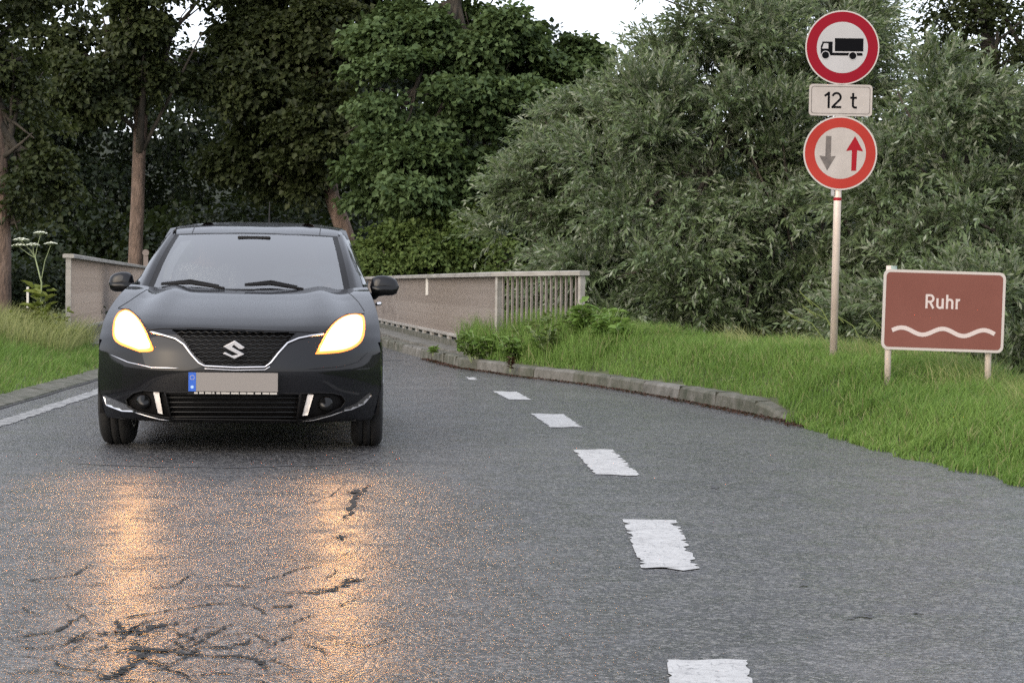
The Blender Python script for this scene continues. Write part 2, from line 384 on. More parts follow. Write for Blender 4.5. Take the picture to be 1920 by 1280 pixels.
# kerb on the right, stone by stone
kerb = empty("kerb", kind="structure")
kp = [Vector((float(Redge(D)), float(D), 0)) for D in np.arange(14.9, 34, .05)]
acc = 0; start = 0; rnd = random.Random(7); L = 1.0
for i in range(1, len(kp)):
    acc += (kp[i] - kp[i - 1]).length
    if acc >= L or i == len(kp) - 1:
        seg = kp[start:i + 1]; seg = seg[::4] + [seg[-1]]; mb = MB(); P = []
        jit = rnd.uniform(-.012, .012); g = .012
        low = float(sm(14.8, 16.2, seg[0].y))
        zt = .02 + .105 * low + jit * .6
        for j, p in enumerate(seg):
            t = (seg[min(j + 1, len(seg) - 1)] - seg[max(j - 1, 0)]).normalized(); n = Vector((t.y, -t.x, 0))
            if j == 0: p = p + t * g / 2
            if j == len(seg) - 1: p = p - t * g / 2
            zz = .02 + .105 * float(sm(14.8, 16.2, p.y)) + jit * .6
            P.append([p + n * (jit - .01) + Vector((0, 0, -.04)), p + n * (jit + .005) + Vector((0, 0, zz - .02)), p + n * (jit + .03) + Vector((0, 0, zz)), p + n * (jit + .15) + Vector((0, 0, zz + .004)), p + n * (jit + .16) + Vector((0, 0, -.04))])
        mb.grid(P); k = len(P[0]); m0 = len(P)
        mb.f += [tuple(range(k - 1, -1, -1)), tuple(range((m0 - 1) * k, m0 * k))]
        mb.build("kerb_stone", MA['mossy'] if rnd.random() < .5 else MA['concrete'], kerb)
        start = i; acc = 0
# left gutter: flat stones
gut = empty("gutter", kind="structure")
d = 7.0
while d < 31:
    l = 1.0; P = []
    for q in (d + .01, d + .5, d + l - .01):
        x = float(Ledge(q)); z = rnd.uniform(.012, .022)
        P.append([(x + .05, q, .0), (x + .06, q, z + .02), (x + .14, q, z + .012), (x + .30, q, z * .4 + .004), (x + .31, q, -.01)])
    mb = MB().grid(P); mb.f += [(4, 3, 2, 1, 0), (10, 11, 12, 13, 14)]; mb.build("gutter_stone", MA['mossy'], gut); d += l

# ------------------------------------------------------------------ bridge
DK = empty("bridge_deck", kind="structure")
def slab(offL, offR, z0, z1, name, mt, D0=27.0, D1=60.0):
    P = []
    for D in np.arange(D0, D1 + .1, 3):
        a = offL(D); b = offR(D); P.append([(a, D, z1), (b, D, z1), (b, D, z0), (a, D, z0), (a, D, z1)])
    mb = MB().grid(P); n = len(P); mb.f += [(0, 1, 2, 3), tuple((n - 1) * 5 + k for k in (3, 2, 1, 0))]
    return mb.build(name, mt, DK)
PR = lambda D: float(np.interp(D, [24.2, 27.8, 39.4, 60], [-.19, -.74, -2.52, -5.66]))     # right parapet
PL = lambda D: -6.0 - .131 * (D - 27.0)
slab(lambda D: PL(D) - .3, lambda D: PR(D) + .3, -.7, -.06, "slab", MA['concrete'])
slab(lambda D: float(Redge(D)) + .16, lambda D: PR(D) + .18, -.05, .16, "footway_right", MA['concrete'], 24.6)
slab(lambda D: PL(D) - .35, lambda D: float(Ledge(D)), -.05, .16, "footway_left", MA['concrete'], 27.0)
slab(lambda D: PR(D) - .06, lambda D: PR(D) + .05, .16, .235, "plinth_right", MA['mossy'], 25.2)
slab(lambda D: PL(D) - .30, lambda D: PL(D) + .02, .16, .26, "plinth_left", MA['mossy'], 27.0)

def parapet(name, path, z0, z1, label, n_end=18, endbars=True, pp=2.4):
    """path: function D->x; list of bars perpendicular to the line"""
    root = empty(name, (path[0][0], path[0][1], 0), label=label, cat="railing", group="bridge parapets")
    o = Vector(root.location); P = [Vector((p[0], p[1], 0)) for p in path]; dz = [p[2] for p in path]
    def rail(zc, h, w, nm, seg):
        pts = [P[i] for i in seg]; rows = []
        for j, p in enumerate(pts):
            t = (pts[min(j + 1, len(pts) - 1)] - pts[max(j - 1, 0)]).normalized(); n = Vector((t.y, -t.x, 0)) * w / 2; zz = zc + dz[seg[j]]
            q = p - o
            rows.append([q + n + Vector((0, 0, zz - h / 2)), q - n + Vector((0, 0, zz - h / 2)), q - n + Vector((0, 0, zz + h * .3)), q - n * .7 + Vector((0, 0, zz + h / 2)), q + n * .7 + Vector((0, 0, zz + h / 2)), q + n + Vector((0, 0, zz + h * .3)), q + n + Vector((0, 0, zz - h / 2))])
        mb = MB().grid(rows); m = 7; k = len(rows)
        mb.f += [(5, 4, 3, 2, 1, 0), tuple((k - 1) * m + a for a in range(6))]
        return mb.build(nm, MA['rail'], root)
    for i in range(len(P) - 1):
        pass
    rail(z1 - .02, .055, .15, "handrail", list(range(len(P))))
    rail(z0 + .055, .04, .06, "bottom_rail", list(range(len(P))))
    # bars
    barme = None; pp = 99; far = MB(); nb = 0; s = .0; total = 0
    seglen = [(P[i + 1] - P[i]).length for i in range(len(P) - 1)]
    Lt = sum(seglen); u = .05; nextpost = 0.0
    while u < Lt:
        a = u; i = 0
        while a > seglen[i]: a -= seglen[i]; i += 1
        t = (P[i + 1] - P[i]).normalized(); p = P[i] + t * a - o; rz = math.atan2(t.y, t.x); zz = dz[i] + (dz[i + 1] - dz[i]) * a / seglen[i]
        if u >= nextpost:
            MB().box((0, 0, (z1 + z0 - .1) / 2), (.022, .035, (z1 - z0 + .02) / 2)).build("post", MA['rail'], root, loc=p + Vector((0, 0, zz))).rotation_euler = (0, 0, rz)
            nextpost += pp if u > 1 else (1.55 if endbars else pp)
        elif nb < 150:
            if barme is None:
                b = MB().box((0, 0, 0), (.008, .013, (z1 - z0 - .10) / 2)).build("bar", MA['bar'], root); barme = b.data
            else: b = link("bar", barme, None, root)
            b.location = p + Vector((0, 0, (z1 + z0) / 2 + .02 + zz)); b.rotation_euler = (0, 0, rz); nb += 1
        else:
            far.box((p.x, p.y, (z1 + z0) / 2 + .02 + zz), (.008, .013, (z1 - z0 - .10) / 2), rz)
        u += .092
    if far.v:
        fo = far.build("bar_row", MA['bar'], root); fo['kind'] = 'stuff'
    return root, rail
e0 = at(1096, 515, 22.9)
rp = [(e0.x, 22.9, .02), (-.19, 24.2, 0.0)] + [(PR(D), D, 0.0) for D in (27.8, 33, 39.4, 50, 62)]
parapet("bridge_parapet", rp, .25, 1.165, "grey bridge railing with flared open end beside the green weeds, behind the lane dashes")
lp = [(PL(D), D, 0.0) for D in (27.0, 32, 38, 48, 62)]
parapet("bridge_parapet", lp, .27, 1.36, "bridge railing behind the dark car, next to the white flowering plant", endbars=False, pp=2.4)

# little reflector tab on right parapet
MB().box((0, 0, 0), (.02, .012, .13)).build('reflector', mat('reflector_white', (.6, .58, .54), .5), DK, loc=(PR(31.6) - .03, 31.6, .98))
# spacer feet under the right bottom rail
for k, D in enumerate(np.arange(25.6, 44, 1.1)):
    MB().box((0, 0, 0), (.02, .12, .026)).build("spacer", MA['rail'], DK, loc=(PR(D), D, .261)).rotation_euler = (0, 0, math.atan(.153))

# ------------------------------------------------------------------ vegetation generators
def unit(a): return a / (np.linalg.norm(a, axis=-1, keepdims=True) + 1e-9)
def leaf_mesh(name, P, Dr, N, ln, w, mt, parent, rng, hexa=False, fold=.25):
    """one leaf per row: base P, direction Dr, normal N"""
    n = len(P); Dr = unit(Dr); S = unit(np.cross(Dr, N)); Nn = np.cross(S, Dr)
    ln = np.asarray(ln).reshape(-1, 1) * np.ones((n, 1)); w = np.asarray(w).reshape(-1, 1) * np.ones((n, 1))
    if hexa:   # broad lobed leaf: 6 outline points
        V = np.stack([P, P + Dr * ln * .30 + S * w * .5 + Nn * w * fold, P + Dr * ln * .75 + S * w * .36 + Nn * w * fold * .5, P + Dr * ln - Nn * ln * .12, P + Dr * ln * .62 - S * w * .28 + Nn * w * fold * .4, P + Dr * ln * .38 - S * w * .52 + Nn * w * fold], 1)
        k = 6; loops = (np.arange(n)[:, None] * 6 + np.array([0, 1, 2, 3, 0, 3, 4, 5])[None]).ravel(); sizes = np.full(n * 2, 4)
    else:
        V = np.stack([P, P + Dr * ln * .45 + S * w * .5 + Nn * w * fold, P + Dr * ln - Nn * ln * .1, P + Dr * ln * .45 - S * w * .5 + Nn * w * fold], 1)
        k = 4; loops = (np.arange(n)[:, None] * 4 + np.array([0, 1, 2, 0, 2, 3])[None]).ravel(); sizes = np.full(n * 2, 3)
    tone = np.repeat(rng.random(n), k)
    return np_mesh(name, V.reshape(-1, 3), loops, sizes, mt, parent, {"tone": tone})
def lumps(rng, ells, nsub, rr=(.18, .34), shell=(.45, 1.0), flat=.7):
    """ells: (centre, radii); sub-ellipsoids spread on and in them"""
    out = []; wts = np.array([(e[1][0] * e[1][1] * e[1][2]) ** .66 for e in ells]); wts /= wts.sum()
    for i in rng.choice(len(ells), nsub, p=wts):
        c, r = np.array(ells[i][0]), np.array(ells[i][1]); d = unit(rng.normal(size=3)); q = rng.uniform(*shell) ** .6
        s = rng.uniform(*rr) * r.mean()
        out.append((c + d * r * q, np.array([s * 1.25, s * 1.25, s * flat]), unit(d * 1.0)))
    return out
def broad_crown(name, parent, mt, ells, nsub, nleaf, ll, rng, spread=1.0, shelf=.75, rr=(.18, .34), base=(0, 0, 0), flat=.7):
    L = lumps(rng, ells, nsub, rr, flat=flat); per = 22
    ns = nleaf // per; idx = rng.integers(0, len(L), ns)
    C0 = np.array([l[0] for l in L])[idx]; R0 = np.array([l[1] for l in L])[idx]; O0 = np.array([l[2] for l in L])[idx]
    d = unit(rng.normal(size=(ns, 3)) + np.array([0, -.25, .25])); c = C0 + d * R0 * rng.uniform(.6, 1.05, (ns, 1))
    out = unit(O0 + d); n = unit(out * (1 - shelf) + np.array([0, 0, 1.0]) * shelf + rng.normal(size=(ns, 3)) * .25)
    n = np.repeat(n, per, 0); c = np.repeat(c, per, 0); out = np.repeat(out, per, 0); m = len(c)
    t = rng.normal(size=(m, 3)); t = t - n * (t * n).sum(1, keepdims=True); t = unit(t) * (rng.random((m, 1)) ** .6)
    rad = .42 * spread
    P = c + t * rad + n * rng.normal(size=(m, 1)) * .07 - np.array([0, 0, 1.0]) * (np.linalg.norm(t, axis=1, keepdims=True) ** 2) * .16
    Dr = unit(t) + out * .4 + np.array([0, 0, -.35]) + rng.normal(size=(m, 3)) * .35
    N = n + rng.normal(size=(m, 3)) * .45
    s = rng.uniform(.6, 1.15, (m, 1))
    return leaf_mesh(name, P - np.array(base), Dr, N, ll * s, ll * .95 * s, mt, parent, rng, hexa=True)
def willow_crown(name, parent, mt, ells, nsub, ntwig, rng, ll=.145, lw=.029, per=20, tw=.75, rr=(.16, .30), base=(0, 0, 0), up=.45):
    L = lumps(rng, ells, nsub, rr, (.35, 1.0)); idx = rng.integers(0, len(L), ntwig)
    C0 = np.array([l[0] for l in L])[idx]; R0 = np.array([l[1] for l in L])[idx]; O0 = np.array([l[2] for l in L])[idx]
    d = unit(rng.normal(size=(ntwig, 3)) + np.array([0, -.2, .2])); c = C0 + d * R0 * rng.uniform(.3, .95, (ntwig, 1))
    T = unit(O0 * .5 + d * .45 + np.array([.12, -.1, up]) + rng.normal(size=(ntwig, 3)) * .30)
    ln = rng.uniform(.5, 1.1, (ntwig, 1)) * tw
    k = np.tile(np.linspace(.05, 1, per), ntwig)[:, None]; c = np.repeat(c, per, 0); Tr = np.repeat(T, per, 0); lnr = np.repeat(ln, per, 0); m = len(c)
    P = c + Tr * lnr * k - np.array([0, 0, 1.0]) * (k ** 2) * lnr * .32
    tang = unit(Tr - np.array([0, 0, .64]) * k)
    sd = unit(np.cross(tang, rng.normal(size=(m, 3))))
    Dr = tang * .9 + sd * .55 + np.array([0, 0, -.1])
    N = rng.normal(size=(m, 3)) * .7 + np.array([0, -.3, .6])
    s = rng.uniform(.7, 1.2, (m, 1)) * (1 - .35 * k)
    return leaf_mesh(name, P - np.array(base), Dr, N, ll * s, lw * (.8 + .4 * s), mt, parent, rng, fold=.1)
def limb(mb, a, b, r0, r1, rnd, n=7, bend=.12, sides=8):
    a, b = Vector(a), Vector(b); L = (b - a).length; pts = []; rad = []
    ox = [rnd.uniform(-1, 1) for _ in range(4)]
    for i in range(n + 1):
        t = i / n; w = math.sin(PI * t) * bend * L
        pts.append(a.lerp(b, t) + Vector((w * ox[0] * .5 + .3 * w * ox[2] * math.sin(t * 7), w * ox[1] * .5, .2 * w * ox[3]))); rad.append(r0 + (r1 - r0) * t)
    mb.tube(pts, rad, sides); return pts
def E(px, py, D, rx, ry, rz): 
    p = at(px, py, D); return ((p.x, p.y, p.z), (rx, ry, rz))

def tree(name, label, group, cat, base, trunk, trunk_r, limbs, ells, kind, mt, bark, seed, nsub, n, ll=.15, **k):
    rng = np.random.default_rng(seed); rnd = random.Random(seed)
    root = empty(name, base, label=label, cat=cat, group=group); b = Vector(base)
    mb = MB(); rel = [Vector(p) - b for p in trunk]; N = len(rel) - 1; pts = []; rad = []
    for i in range(N):
        for j in range(5):
            t = (i + j / 5) / N; q = rel[i].lerp(rel[i + 1], j / 5); pts.append(q + Vector((noise.noise(q * .8) * .08, 0, 0))); rad.append((trunk_r[0] + (trunk_r[1] - trunk_r[0]) * t) * (1 + .06 * noise.noise(q * 2.3)) * (1 + .35 * max(0, 1 - t * N * 2.5) if trunk_r[0] > .1 else 1))
    pts.append(rel[-1]); rad.append(trunk_r[1]); mb.tube(pts, rad, 14); mb.build("trunk", bark, root, smooth=True)
    lm = MB()
    L = list(limbs)
    for (f, to, r) in L:
        a = pts[min(int(f * (len(pts) - 1)), len(pts) - 1)]; limb(lm, a, Vector(to) - b, r, r * .25, rnd)
    # limbs into each main ellipsoid
    for c, r in ells:
        cc = Vector(c) - b; a = pts[int(rnd.uniform(.45, .95) * (len(pts) - 1))]
        pp = limb(lm, a, cc, trunk_r[1] * .8, .03, rnd)
        for q in range(5):
            e = cc + Vector((rnd.uniform(-1, 1) * r[0], rnd.uniform(-1, 1) * r[1], rnd.uniform(-.7, .9) * r[2])) * .8
            limb(lm, pp[rnd.randint(3, 7)], e, .035, .01, rnd, sides=5)
    lm.build("limbs", MA['bark_dark'], root, smooth=True)
    if kind == 'willow': willow_crown("crown", root, mt, ells, nsub, n, rng, base=base, **k)
    else: broad_crown("crown", root, mt, ells, nsub, n, ll, rng, base=base, **k)
    return root

def zof(px, D, side):   # terrain height at pixel column px and depth D
    x = at(px, 540, D).x
    return float(hR(x - Redge(D), D) if side == 'R' else hL(Ledge(D) - x, D))
def base_at(px, D, side):
    x = at(px, 540, D).x; return (x, D, zof(px, D, side) - .1)

WG = "willows on the right bank"
tree("willow_tree", "tall silvery willow directly behind the round signs, reaching the top of the picture", WG, "tree", base_at(1420, 27.5, 'R'),
     [Vector(base_at(1420, 27.5, 'R')), at(1415, 500, 27.5), at(1440, 200, 28), at(1450, 0, 28)], (.16, .05), [],
     [E(1420, 180, 27.5, 1.6, 1.5, 1.5), E(1300, 330, 27, 1.7, 1.3, 1.4), E(1500, 400, 26.5, 1.5, 1.3, 1.5), E(1265, 165, 28, .9, .9, .9), E(1230, 500, 26.5, 1.4, 1.2, 1.1), E(1410, 540, 26, 1.5, 1.1, 1.0),
      E(1350, 40, 28, 1.0, 1.0, .8), E(1500, 20, 28, .9, .9, .9), E(1600, 180, 27.5, 1.0, 1.0, 1.2), E(1400, -140, 28.5, 1.8, 1.2, 1.0), E(1600, 80, 28, .6, .8, .8), E(1640, 560, 26, 1.3, 1.1, 1.0)],
     'willow', MA['willow'], MA['bark_dark'], 11, 170, 7200)
tree("willow_tree", "lower silvery willow arching over the open end of the bridge railing", WG, "tree", base_at(1080, 29, 'R'),
     [Vector(base_at(1080, 29, 'R')), at(1080, 560, 29), at(1060, 350, 29)], (.10, .04), [],
     [E(1010, 440, 29, .85, .9, 1.0), E(1120, 380, 29, 1.1, 1.0, 1.2), E(1080, 270, 29.5, .6, .7, .7), E(1140, 540, 28.5, 1.1, 1.0, 1.0), E(1000, 360, 29, .5, .6, .5), E(1150, 260, 29.5, .6, .7, .8)],
     'willow', MA['willow'], MA['bark_dark'], 12, 80, 2900)
tree("willow_tree", "broad willow behind the brown river sign, at the right edge", WG, "tree", base_at(1830, 24, 'R'),
     [Vector(base_at(1830, 24, 'R')), at(1820, 500, 24), at(1800, 250, 24.5)], (.14, .05), [],
     [E(1780, 420, 24, 1.2, 1.1, 1.3), E(1900, 460, 23.5, 1.2, 1.1, 1.3), E(1760, 250, 24.5, .95, 1.0, 1.0), E(1900, 290, 24.5, 1.1, 1.0, .8), E(1720, 600, 23, .9, .8, .8), E(1860, 640, 22, 1.1, .8, .9), E(2050, 500, 24, 1.4, 1.2, 1.6), E(1680, 430, 24, .7, .8, 1.1), E(2000, 700, 22, 1, .8, .8)],
     'willow', MA['willow'], MA['bark_dark'], 13, 110, 4300)
tree("alder_tree", "dark leafy tree against the sky in the top right corner", None, "tree", base_at(1880, 40, 'R'),
     [Vector(base_at(1880, 40, 'R')), at(1870, 300, 40), at(1850, 0, 41), at(1850, -200, 41)], (.22, .09), [],
     [E(1870, 60, 40, 1.1, 1.2, .9), E(1940, 150, 40, 1.0, 1.2, .8), E(1830, 20, 40, .8, .9, .7), E(1850, -130, 41, 2, 1.5, 1.2), E(1800, 170, 41, .9, 1, .6), E(1760, 110, 41, .5, .8, .5)],
     'broad', MA['dark_leaf'], MA['bark_dark'], 14, 90, 12000, ll=.11)
TG = "trees beyond the bridge"
tree("maple_tree", "large mid-green maple with layered leaves in the middle, beyond the bridge railing", TG, "tree", base_at(870, 57, 'R'),
     [Vector(base_at(870, 57, 'R')), at(870, 400, 57), at(860, 150, 57), at(850, -100, 57)], (.26, .12),
     [(.15, at(1000, 300, 57), .1), (.3, at(720, 260, 56), .1)],
     [E(800, 180, 56, 2.0, 1.8, 1.5), E(960, 200, 57, 2.2, 1.8, 1.6), E(760, 330, 55, 1.8, 1.5, 1.1), E(920, 360, 56, 2.0, 1.5, 1.2), E(1040, 150, 58, 1.2, 1.2, 1.0), E(880, 60, 57, 2.2, 1.6, 1.0), E(760, 60, 57, 1.2, 1.2, 1.2), E(880, -100, 58, 2.8, 1.8, 1.2), E(860, -300, 58, 3.4, 2.6, 2.6), E(1060, 330, 57, 1.2, 1.3, 1.2), E(700, 280, 55, 1.0, 1.0, .6), E(680, 90, 57, .5, .7, .5), E(1090, 100, 58, .4, .5, .4)],
     'broad', MA['maple'], MA['bark_dark'], 15, 230, 118000, ll=.19, spread=1.35, shelf=.8, flat=.38)
tree("shrub", "bright green shrub hanging low over the bridge railing beside the car mirror", None, "shrub", base_at(800, 54, 'R'),
     [Vector(base_at(800, 54, 'R')), at(800, 500, 54)], (.06, .04), [],
     [E(770, 470, 54, 1.2, .9, .7), E(860, 450, 54.5, .9, .9, .9), E(930, 490, 54, 1.0, .8, .6), E(710, 490, 54, .7, .7, .5), E(860, 540, 54, 1.8, .8, .8)],
     'broad', MA['lime_leaf'], MA['bark_dark'], 16, 60, 22000, ll=.13, shelf=.6)
tree("oak_tree", "tall dark tree with a leaning reddish trunk just above the car roof", TG, "tree", base_at(665, 64, 'R'),
     [Vector(base_at(668, 64, 'R')), at(645, 440, 64), at(622, 370, 64), at(590, 180, 64), at(570, -150, 64)], (.34, .16), [],
     [E(520, 130, 64, 2.4, 2.0, 2.0), E(610, 250, 63, 1.7, 1.5, 1.2), E(470, 280, 65, 1.5, 1.5, 1.2), E(600, 60, 64, 2.0, 1.8, 1.3), E(560, -80, 65, 3.4, 2.0, 1.6), E(520, -330, 65, 4.2, 3, 3.2), E(690, 20, 65, 1.4, 1.4, 1.2), E(540, 330, 64, 1.4, 1.2, .6), E(460, 60, 64, 1.1, 1, 1.0), E(430, 190, 65, .9, 1, 1.0)],
     'broad', MA['dark_leaf'], MA['bark'], 17, 240, 100000, ll=.20, spread=1.2, shelf=.6)
tree("oak_tree", "straight brown trunk with sparse dark crown behind the left railing", TG, "tree", base_at(252, 62, 'L'),
     [Vector(base_at(250, 62, 'L')), at(254, 480, 62), at(262, 250, 62), at(268, 100, 62), at(262, -120, 62)], (.24, .17), [(.5, at(150, 120, 61), .09), (.45, at(380, 60, 61), .08), (.55, at(190, 20, 61), .07)],
     [E(170, 150, 61, 1.5, 1.2, .9), E(250, 60, 62, 1.6, 1.4, .8), E(330, 130, 62, 1.1, 1.2, .7), E(90, 60, 62, 1.4, 1.2, .8), E(200, -120, 62, 3.4, 1.8, 1.2), E(180, -360, 62, 4.2, 3, 3), E(110, 210, 61, .8, .9, .5), E(380, -10, 62, .8, .8, .4), E(262, 150, 60.8, .8, .5, 1.0), E(262, 20, 60.6, 1.0, .5, .9)],
     'broad', MA['dark_leaf'], MA['bark'], 18, 150, 46000, ll=.19, spread=1.1, shelf=.6)
tree("oak_tree", "trunk cut by the left edge of the picture with dark overhanging leaves", TG, "tree", base_at(5, 32, 'L'),
     [Vector(base_at(2, 32, 'L')), at(2, 480, 32), at(-2, 300, 32), at(-20, 100, 32), at(-60, -150, 32)], (.17, .11), [(.5, at(60, 250, 31.5), .05)],
     [E(60, 340, 32, .6, .6, .5), E(20, 230, 32, .7, .6, .5), E(-40, 80, 32, 1.0, .8, .7), E(40, 110, 32, .55, .6, .4), E(0, -60, 32, 1.6, 1.2, .7), E(100, 310, 32, .35, .4, .3), E(20, 420, 32, .35, .4, .22)],
     'broad', MA['dark_leaf'], MA['bark'], 19, 60, 11000, ll=.105, spread=.6, shelf=.6)
# the wood behind: one mass nobody could count, built of leaf clumps
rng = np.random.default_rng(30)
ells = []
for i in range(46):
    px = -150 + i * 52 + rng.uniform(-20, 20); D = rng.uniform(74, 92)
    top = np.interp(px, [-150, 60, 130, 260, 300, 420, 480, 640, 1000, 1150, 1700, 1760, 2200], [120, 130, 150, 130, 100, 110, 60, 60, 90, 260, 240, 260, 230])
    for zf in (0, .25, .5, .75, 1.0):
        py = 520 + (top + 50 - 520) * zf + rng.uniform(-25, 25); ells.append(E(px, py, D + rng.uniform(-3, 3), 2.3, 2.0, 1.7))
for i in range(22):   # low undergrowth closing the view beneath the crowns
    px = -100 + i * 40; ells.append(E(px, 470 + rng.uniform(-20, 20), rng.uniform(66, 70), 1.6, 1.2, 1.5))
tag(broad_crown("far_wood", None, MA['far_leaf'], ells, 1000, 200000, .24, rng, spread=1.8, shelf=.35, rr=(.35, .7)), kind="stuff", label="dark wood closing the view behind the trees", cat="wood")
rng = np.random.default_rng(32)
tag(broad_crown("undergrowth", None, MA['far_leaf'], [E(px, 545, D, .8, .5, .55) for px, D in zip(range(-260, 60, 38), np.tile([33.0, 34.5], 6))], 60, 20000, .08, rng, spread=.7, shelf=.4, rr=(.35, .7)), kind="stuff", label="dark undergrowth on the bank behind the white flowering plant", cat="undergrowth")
rng = np.random.default_rng(31)
# dark slope behind everything so no horizon gap shows beneath the wood
P = []
for x in np.linspace(-160, 160, 60):
    P.append([(x, 96, -4), (x, 100, 4.0 + math.sin(x * .3) * .6), (x, 112, 9.0 + math.sin(x * .21 + 1) * .8), (x, 140, 10)])
tag(MB().grid(P).build("wooded_hill", m_noisy("wooded_slope", [(.3, (.006, .009, .004)), (.7, (.02, .028, .012))], 1.2, .95, 1, 3, .3), smooth=True), kind="structure")

# ------------------------------------------------------------------ grass
def blades(name, P, Ln, W, mt, rng, lean=.35, parent=None, wind=(.25, 0)):
    n = len(P); a = rng.uniform(0, 2 * PI, n); S = np.stack([np.cos(a), np.sin(a), np.zeros(n)], 1)
    ld = np.stack([rng.normal(size=n) * lean + wind[0] * lean * 2, rng.normal(size=n) * lean + wind[1], np.zeros(n)], 1)
    Ln = Ln[:, None]; W = np.asarray(W)[:, None] * np.ones((n, 1)); U = np.array([0, 0, 1.0])
    m1 = P + U * Ln * .5 + ld * Ln * .35; tp = P + U * Ln * .92 + ld * Ln * 1.1
    V = np.stack([P - S * W / 2, P + S * W / 2, m1 + S * W * .42, m1 - S * W * .42, tp], 1).reshape(-1, 3)
    loops = (np.arange(n)[:, None] * 5 + np.array([0, 1, 2, 3, 3, 2, 4])[None]).ravel(); sizes = np.tile([4, 3], n)
    return np_mesh(name, V, loops, sizes, mt, parent, {"tone": np.repeat(rng.random(n), 5)})
rng = np.random.default_rng(40)
def scatter(n, D0, D1, e0, e1, side, pw=1.0):
    D = D0 + (D1 - D0) * rng.random(n) ** pw; e = e0 + (e1 - e0) * rng.random(n)
    x = Redge(D) + e if side == 'R' else Ledge(D) - e
    z = (hR(e, D) if side == 'R' else hL(e, D)); return np.stack([x, D, z - .01], 1), e, D
def patchy(P, s=1.3):
    return np.array([noise.noise(Vector((p[0] * s, p[1] * s, 0))) for p in P])
P, e, D = scatter(175000, 8.8, 25, .0, 3.4, 'R', 1.25)
pz = patchy(P, 3.0); e2 = e + .0; P[:, 0] -= np.where(D < 15.5, .10 + .14 * pz, 0); ok = (e > .04 + (.09 + .08 * pz) * (D > 15)) ; P, e, D = P[ok], e[ok], D[ok]
pn = patchy(P); short = .4 + .6 * sm(0, .5, e)
Ln = (.105 + .07 * np.clip(pn + .3, 0, 1) + .06 * sm(.8, 1.8, e)) * rng.uniform(.6, 1.3, len(P)) * np.where(D > 15, np.maximum(short, .75), short)
tag(blades("grass", P, Ln, .0065 + .004 * rng.random(len(P)), MA['grass'], rng), label="green grass on the verge around the signs", cat="grass", kind="stuff")
P, e, D = scatter(10000, 10, 24, 0.9, 2.6, 'R')
pn = patchy(P, .9); ok = pn > -.12; P, e = P[ok], e[ok]
tag(blades("dry_grass", P, .22 * rng.uniform(.6, 1.5, len(P)), .0045 * np.ones(len(P)), MA['grass_dry'], rng, lean=.38, wind=(-.5, 0)), label="pale seeding grass stalks along the crest of the verge", cat="grass", kind="stuff")
P, e, D = scatter(85000, 12, 33, .0, 6.0, 'L', 1.1)
P[:, 0] += .06 + .10 * patchy(P, 2.5); ok = (P[:, 0] > PL(D) - 6) & ~((P[:, 0] > PL(D) - .3) & (D > 26.9)); P, e, D = P[ok], e[ok], D[ok]
Ln = (.12 + .10 * np.clip(patchy(P) + .3, 0, 1) + .10 * sm(1.0, 3, e)) * rng.uniform(.6, 1.3, len(P)) * (.45 + .55 * sm(0, .5, e))
tag(blades("grass", P, Ln, .009 * np.ones(len(P)), MA['grass'], rng), label="green grass beside the left kerb", cat="grass", kind="stuff")
P, e, D = scatter(8000, 24, 28, .6, 3.0, 'L')
tag(blades("dry_grass", P, .40 * rng.uniform(.4, 1.4, len(P)), .007 * np.ones(len(P)), MA['grass_dry'], rng, lean=.3), label="tall yellowish grass in front of the left railing", cat="grass", kind="stuff")
# tall grass round the flared railing end
P, e, D = scatter(17000, 21.0, 26.0, .2, 1.4, 'R')
tag(blades("tall_grass", P, (.24 + .2 * sm(22, 23.5, D)) * rng.uniform(.4, 1.2, len(P)), .009 * np.ones(len(P)), MA['grass'], rng, lean=.3), label="long grass growing up the end of the bridge railing", cat="grass", kind="stuff")
# leaf litter and dirt in the gutter along the kerb
P, e, D = scatter(3600, 14.5, 27, -.11, .03, 'R'); P[:, 2] = .012
P[:, 0] += rng.normal(size=len(P)) * .03
tag(leaf_mesh("litter", P, rng.normal(size=P.shape) * [1, 1, .15], np.tile([0, 0, 1.0], (len(P), 1)) + rng.normal(size=P.shape) * .3, .028, .018, MA['withered'], None, rng), label="dead leaves and dirt along the foot of the kerb", cat="litter", kind="stuff")

def weed(px, D, e_off, h, n, ll, label, mt, name="weed_plant", group="leafy weeds behind the kerb", seed=0, z=None):
    rng = np.random.default_rng(seed); x = at(px, 600, D).x; zz = float(hR(x - Redge(D), D)) if z is None else z
    root = empty(name, (x, D, zz), label=label, cat="plant", group=group)
    mb = MB(); Ps = []; Dr = []; rnd = random.Random(seed)
    for s in range(max(3, n // 14)):
        a = rnd.uniform(0, 2 * PI); tip = Vector((math.cos(a) * h * rnd.uniform(.1, .55), math.sin(a) * h * rnd.uniform(.1, .5), h * rnd.uniform(.5, 1.0)))
        mb.tube([Vector((0, 0, -.03)), tip * .5 + Vector((0, 0, .1 * h)), tip], [.006, .005, .002], 5)
        for k in range(14):
            t = rnd.uniform(.15, 1); p = tip * t; b = rnd.uniform(0, 2 * PI)
            Ps.append(p); Dr.append((math.cos(b), math.sin(b), rnd.uniform(-.2, .7)))
    mb.build("stem", MA['stem'], root)
    Ps = np.array(Ps); Dr = np.array(Dr)
    leaf_mesh("leaves", Ps, Dr, np.tile([0, 0, 1.0], (len(Ps), 1)) + rng.normal(size=Ps.shape) * .3, ll * rng.uniform(.5, 1.1, len(Ps)), ll * .42, mt, root, rng, hexa=True)
    return root
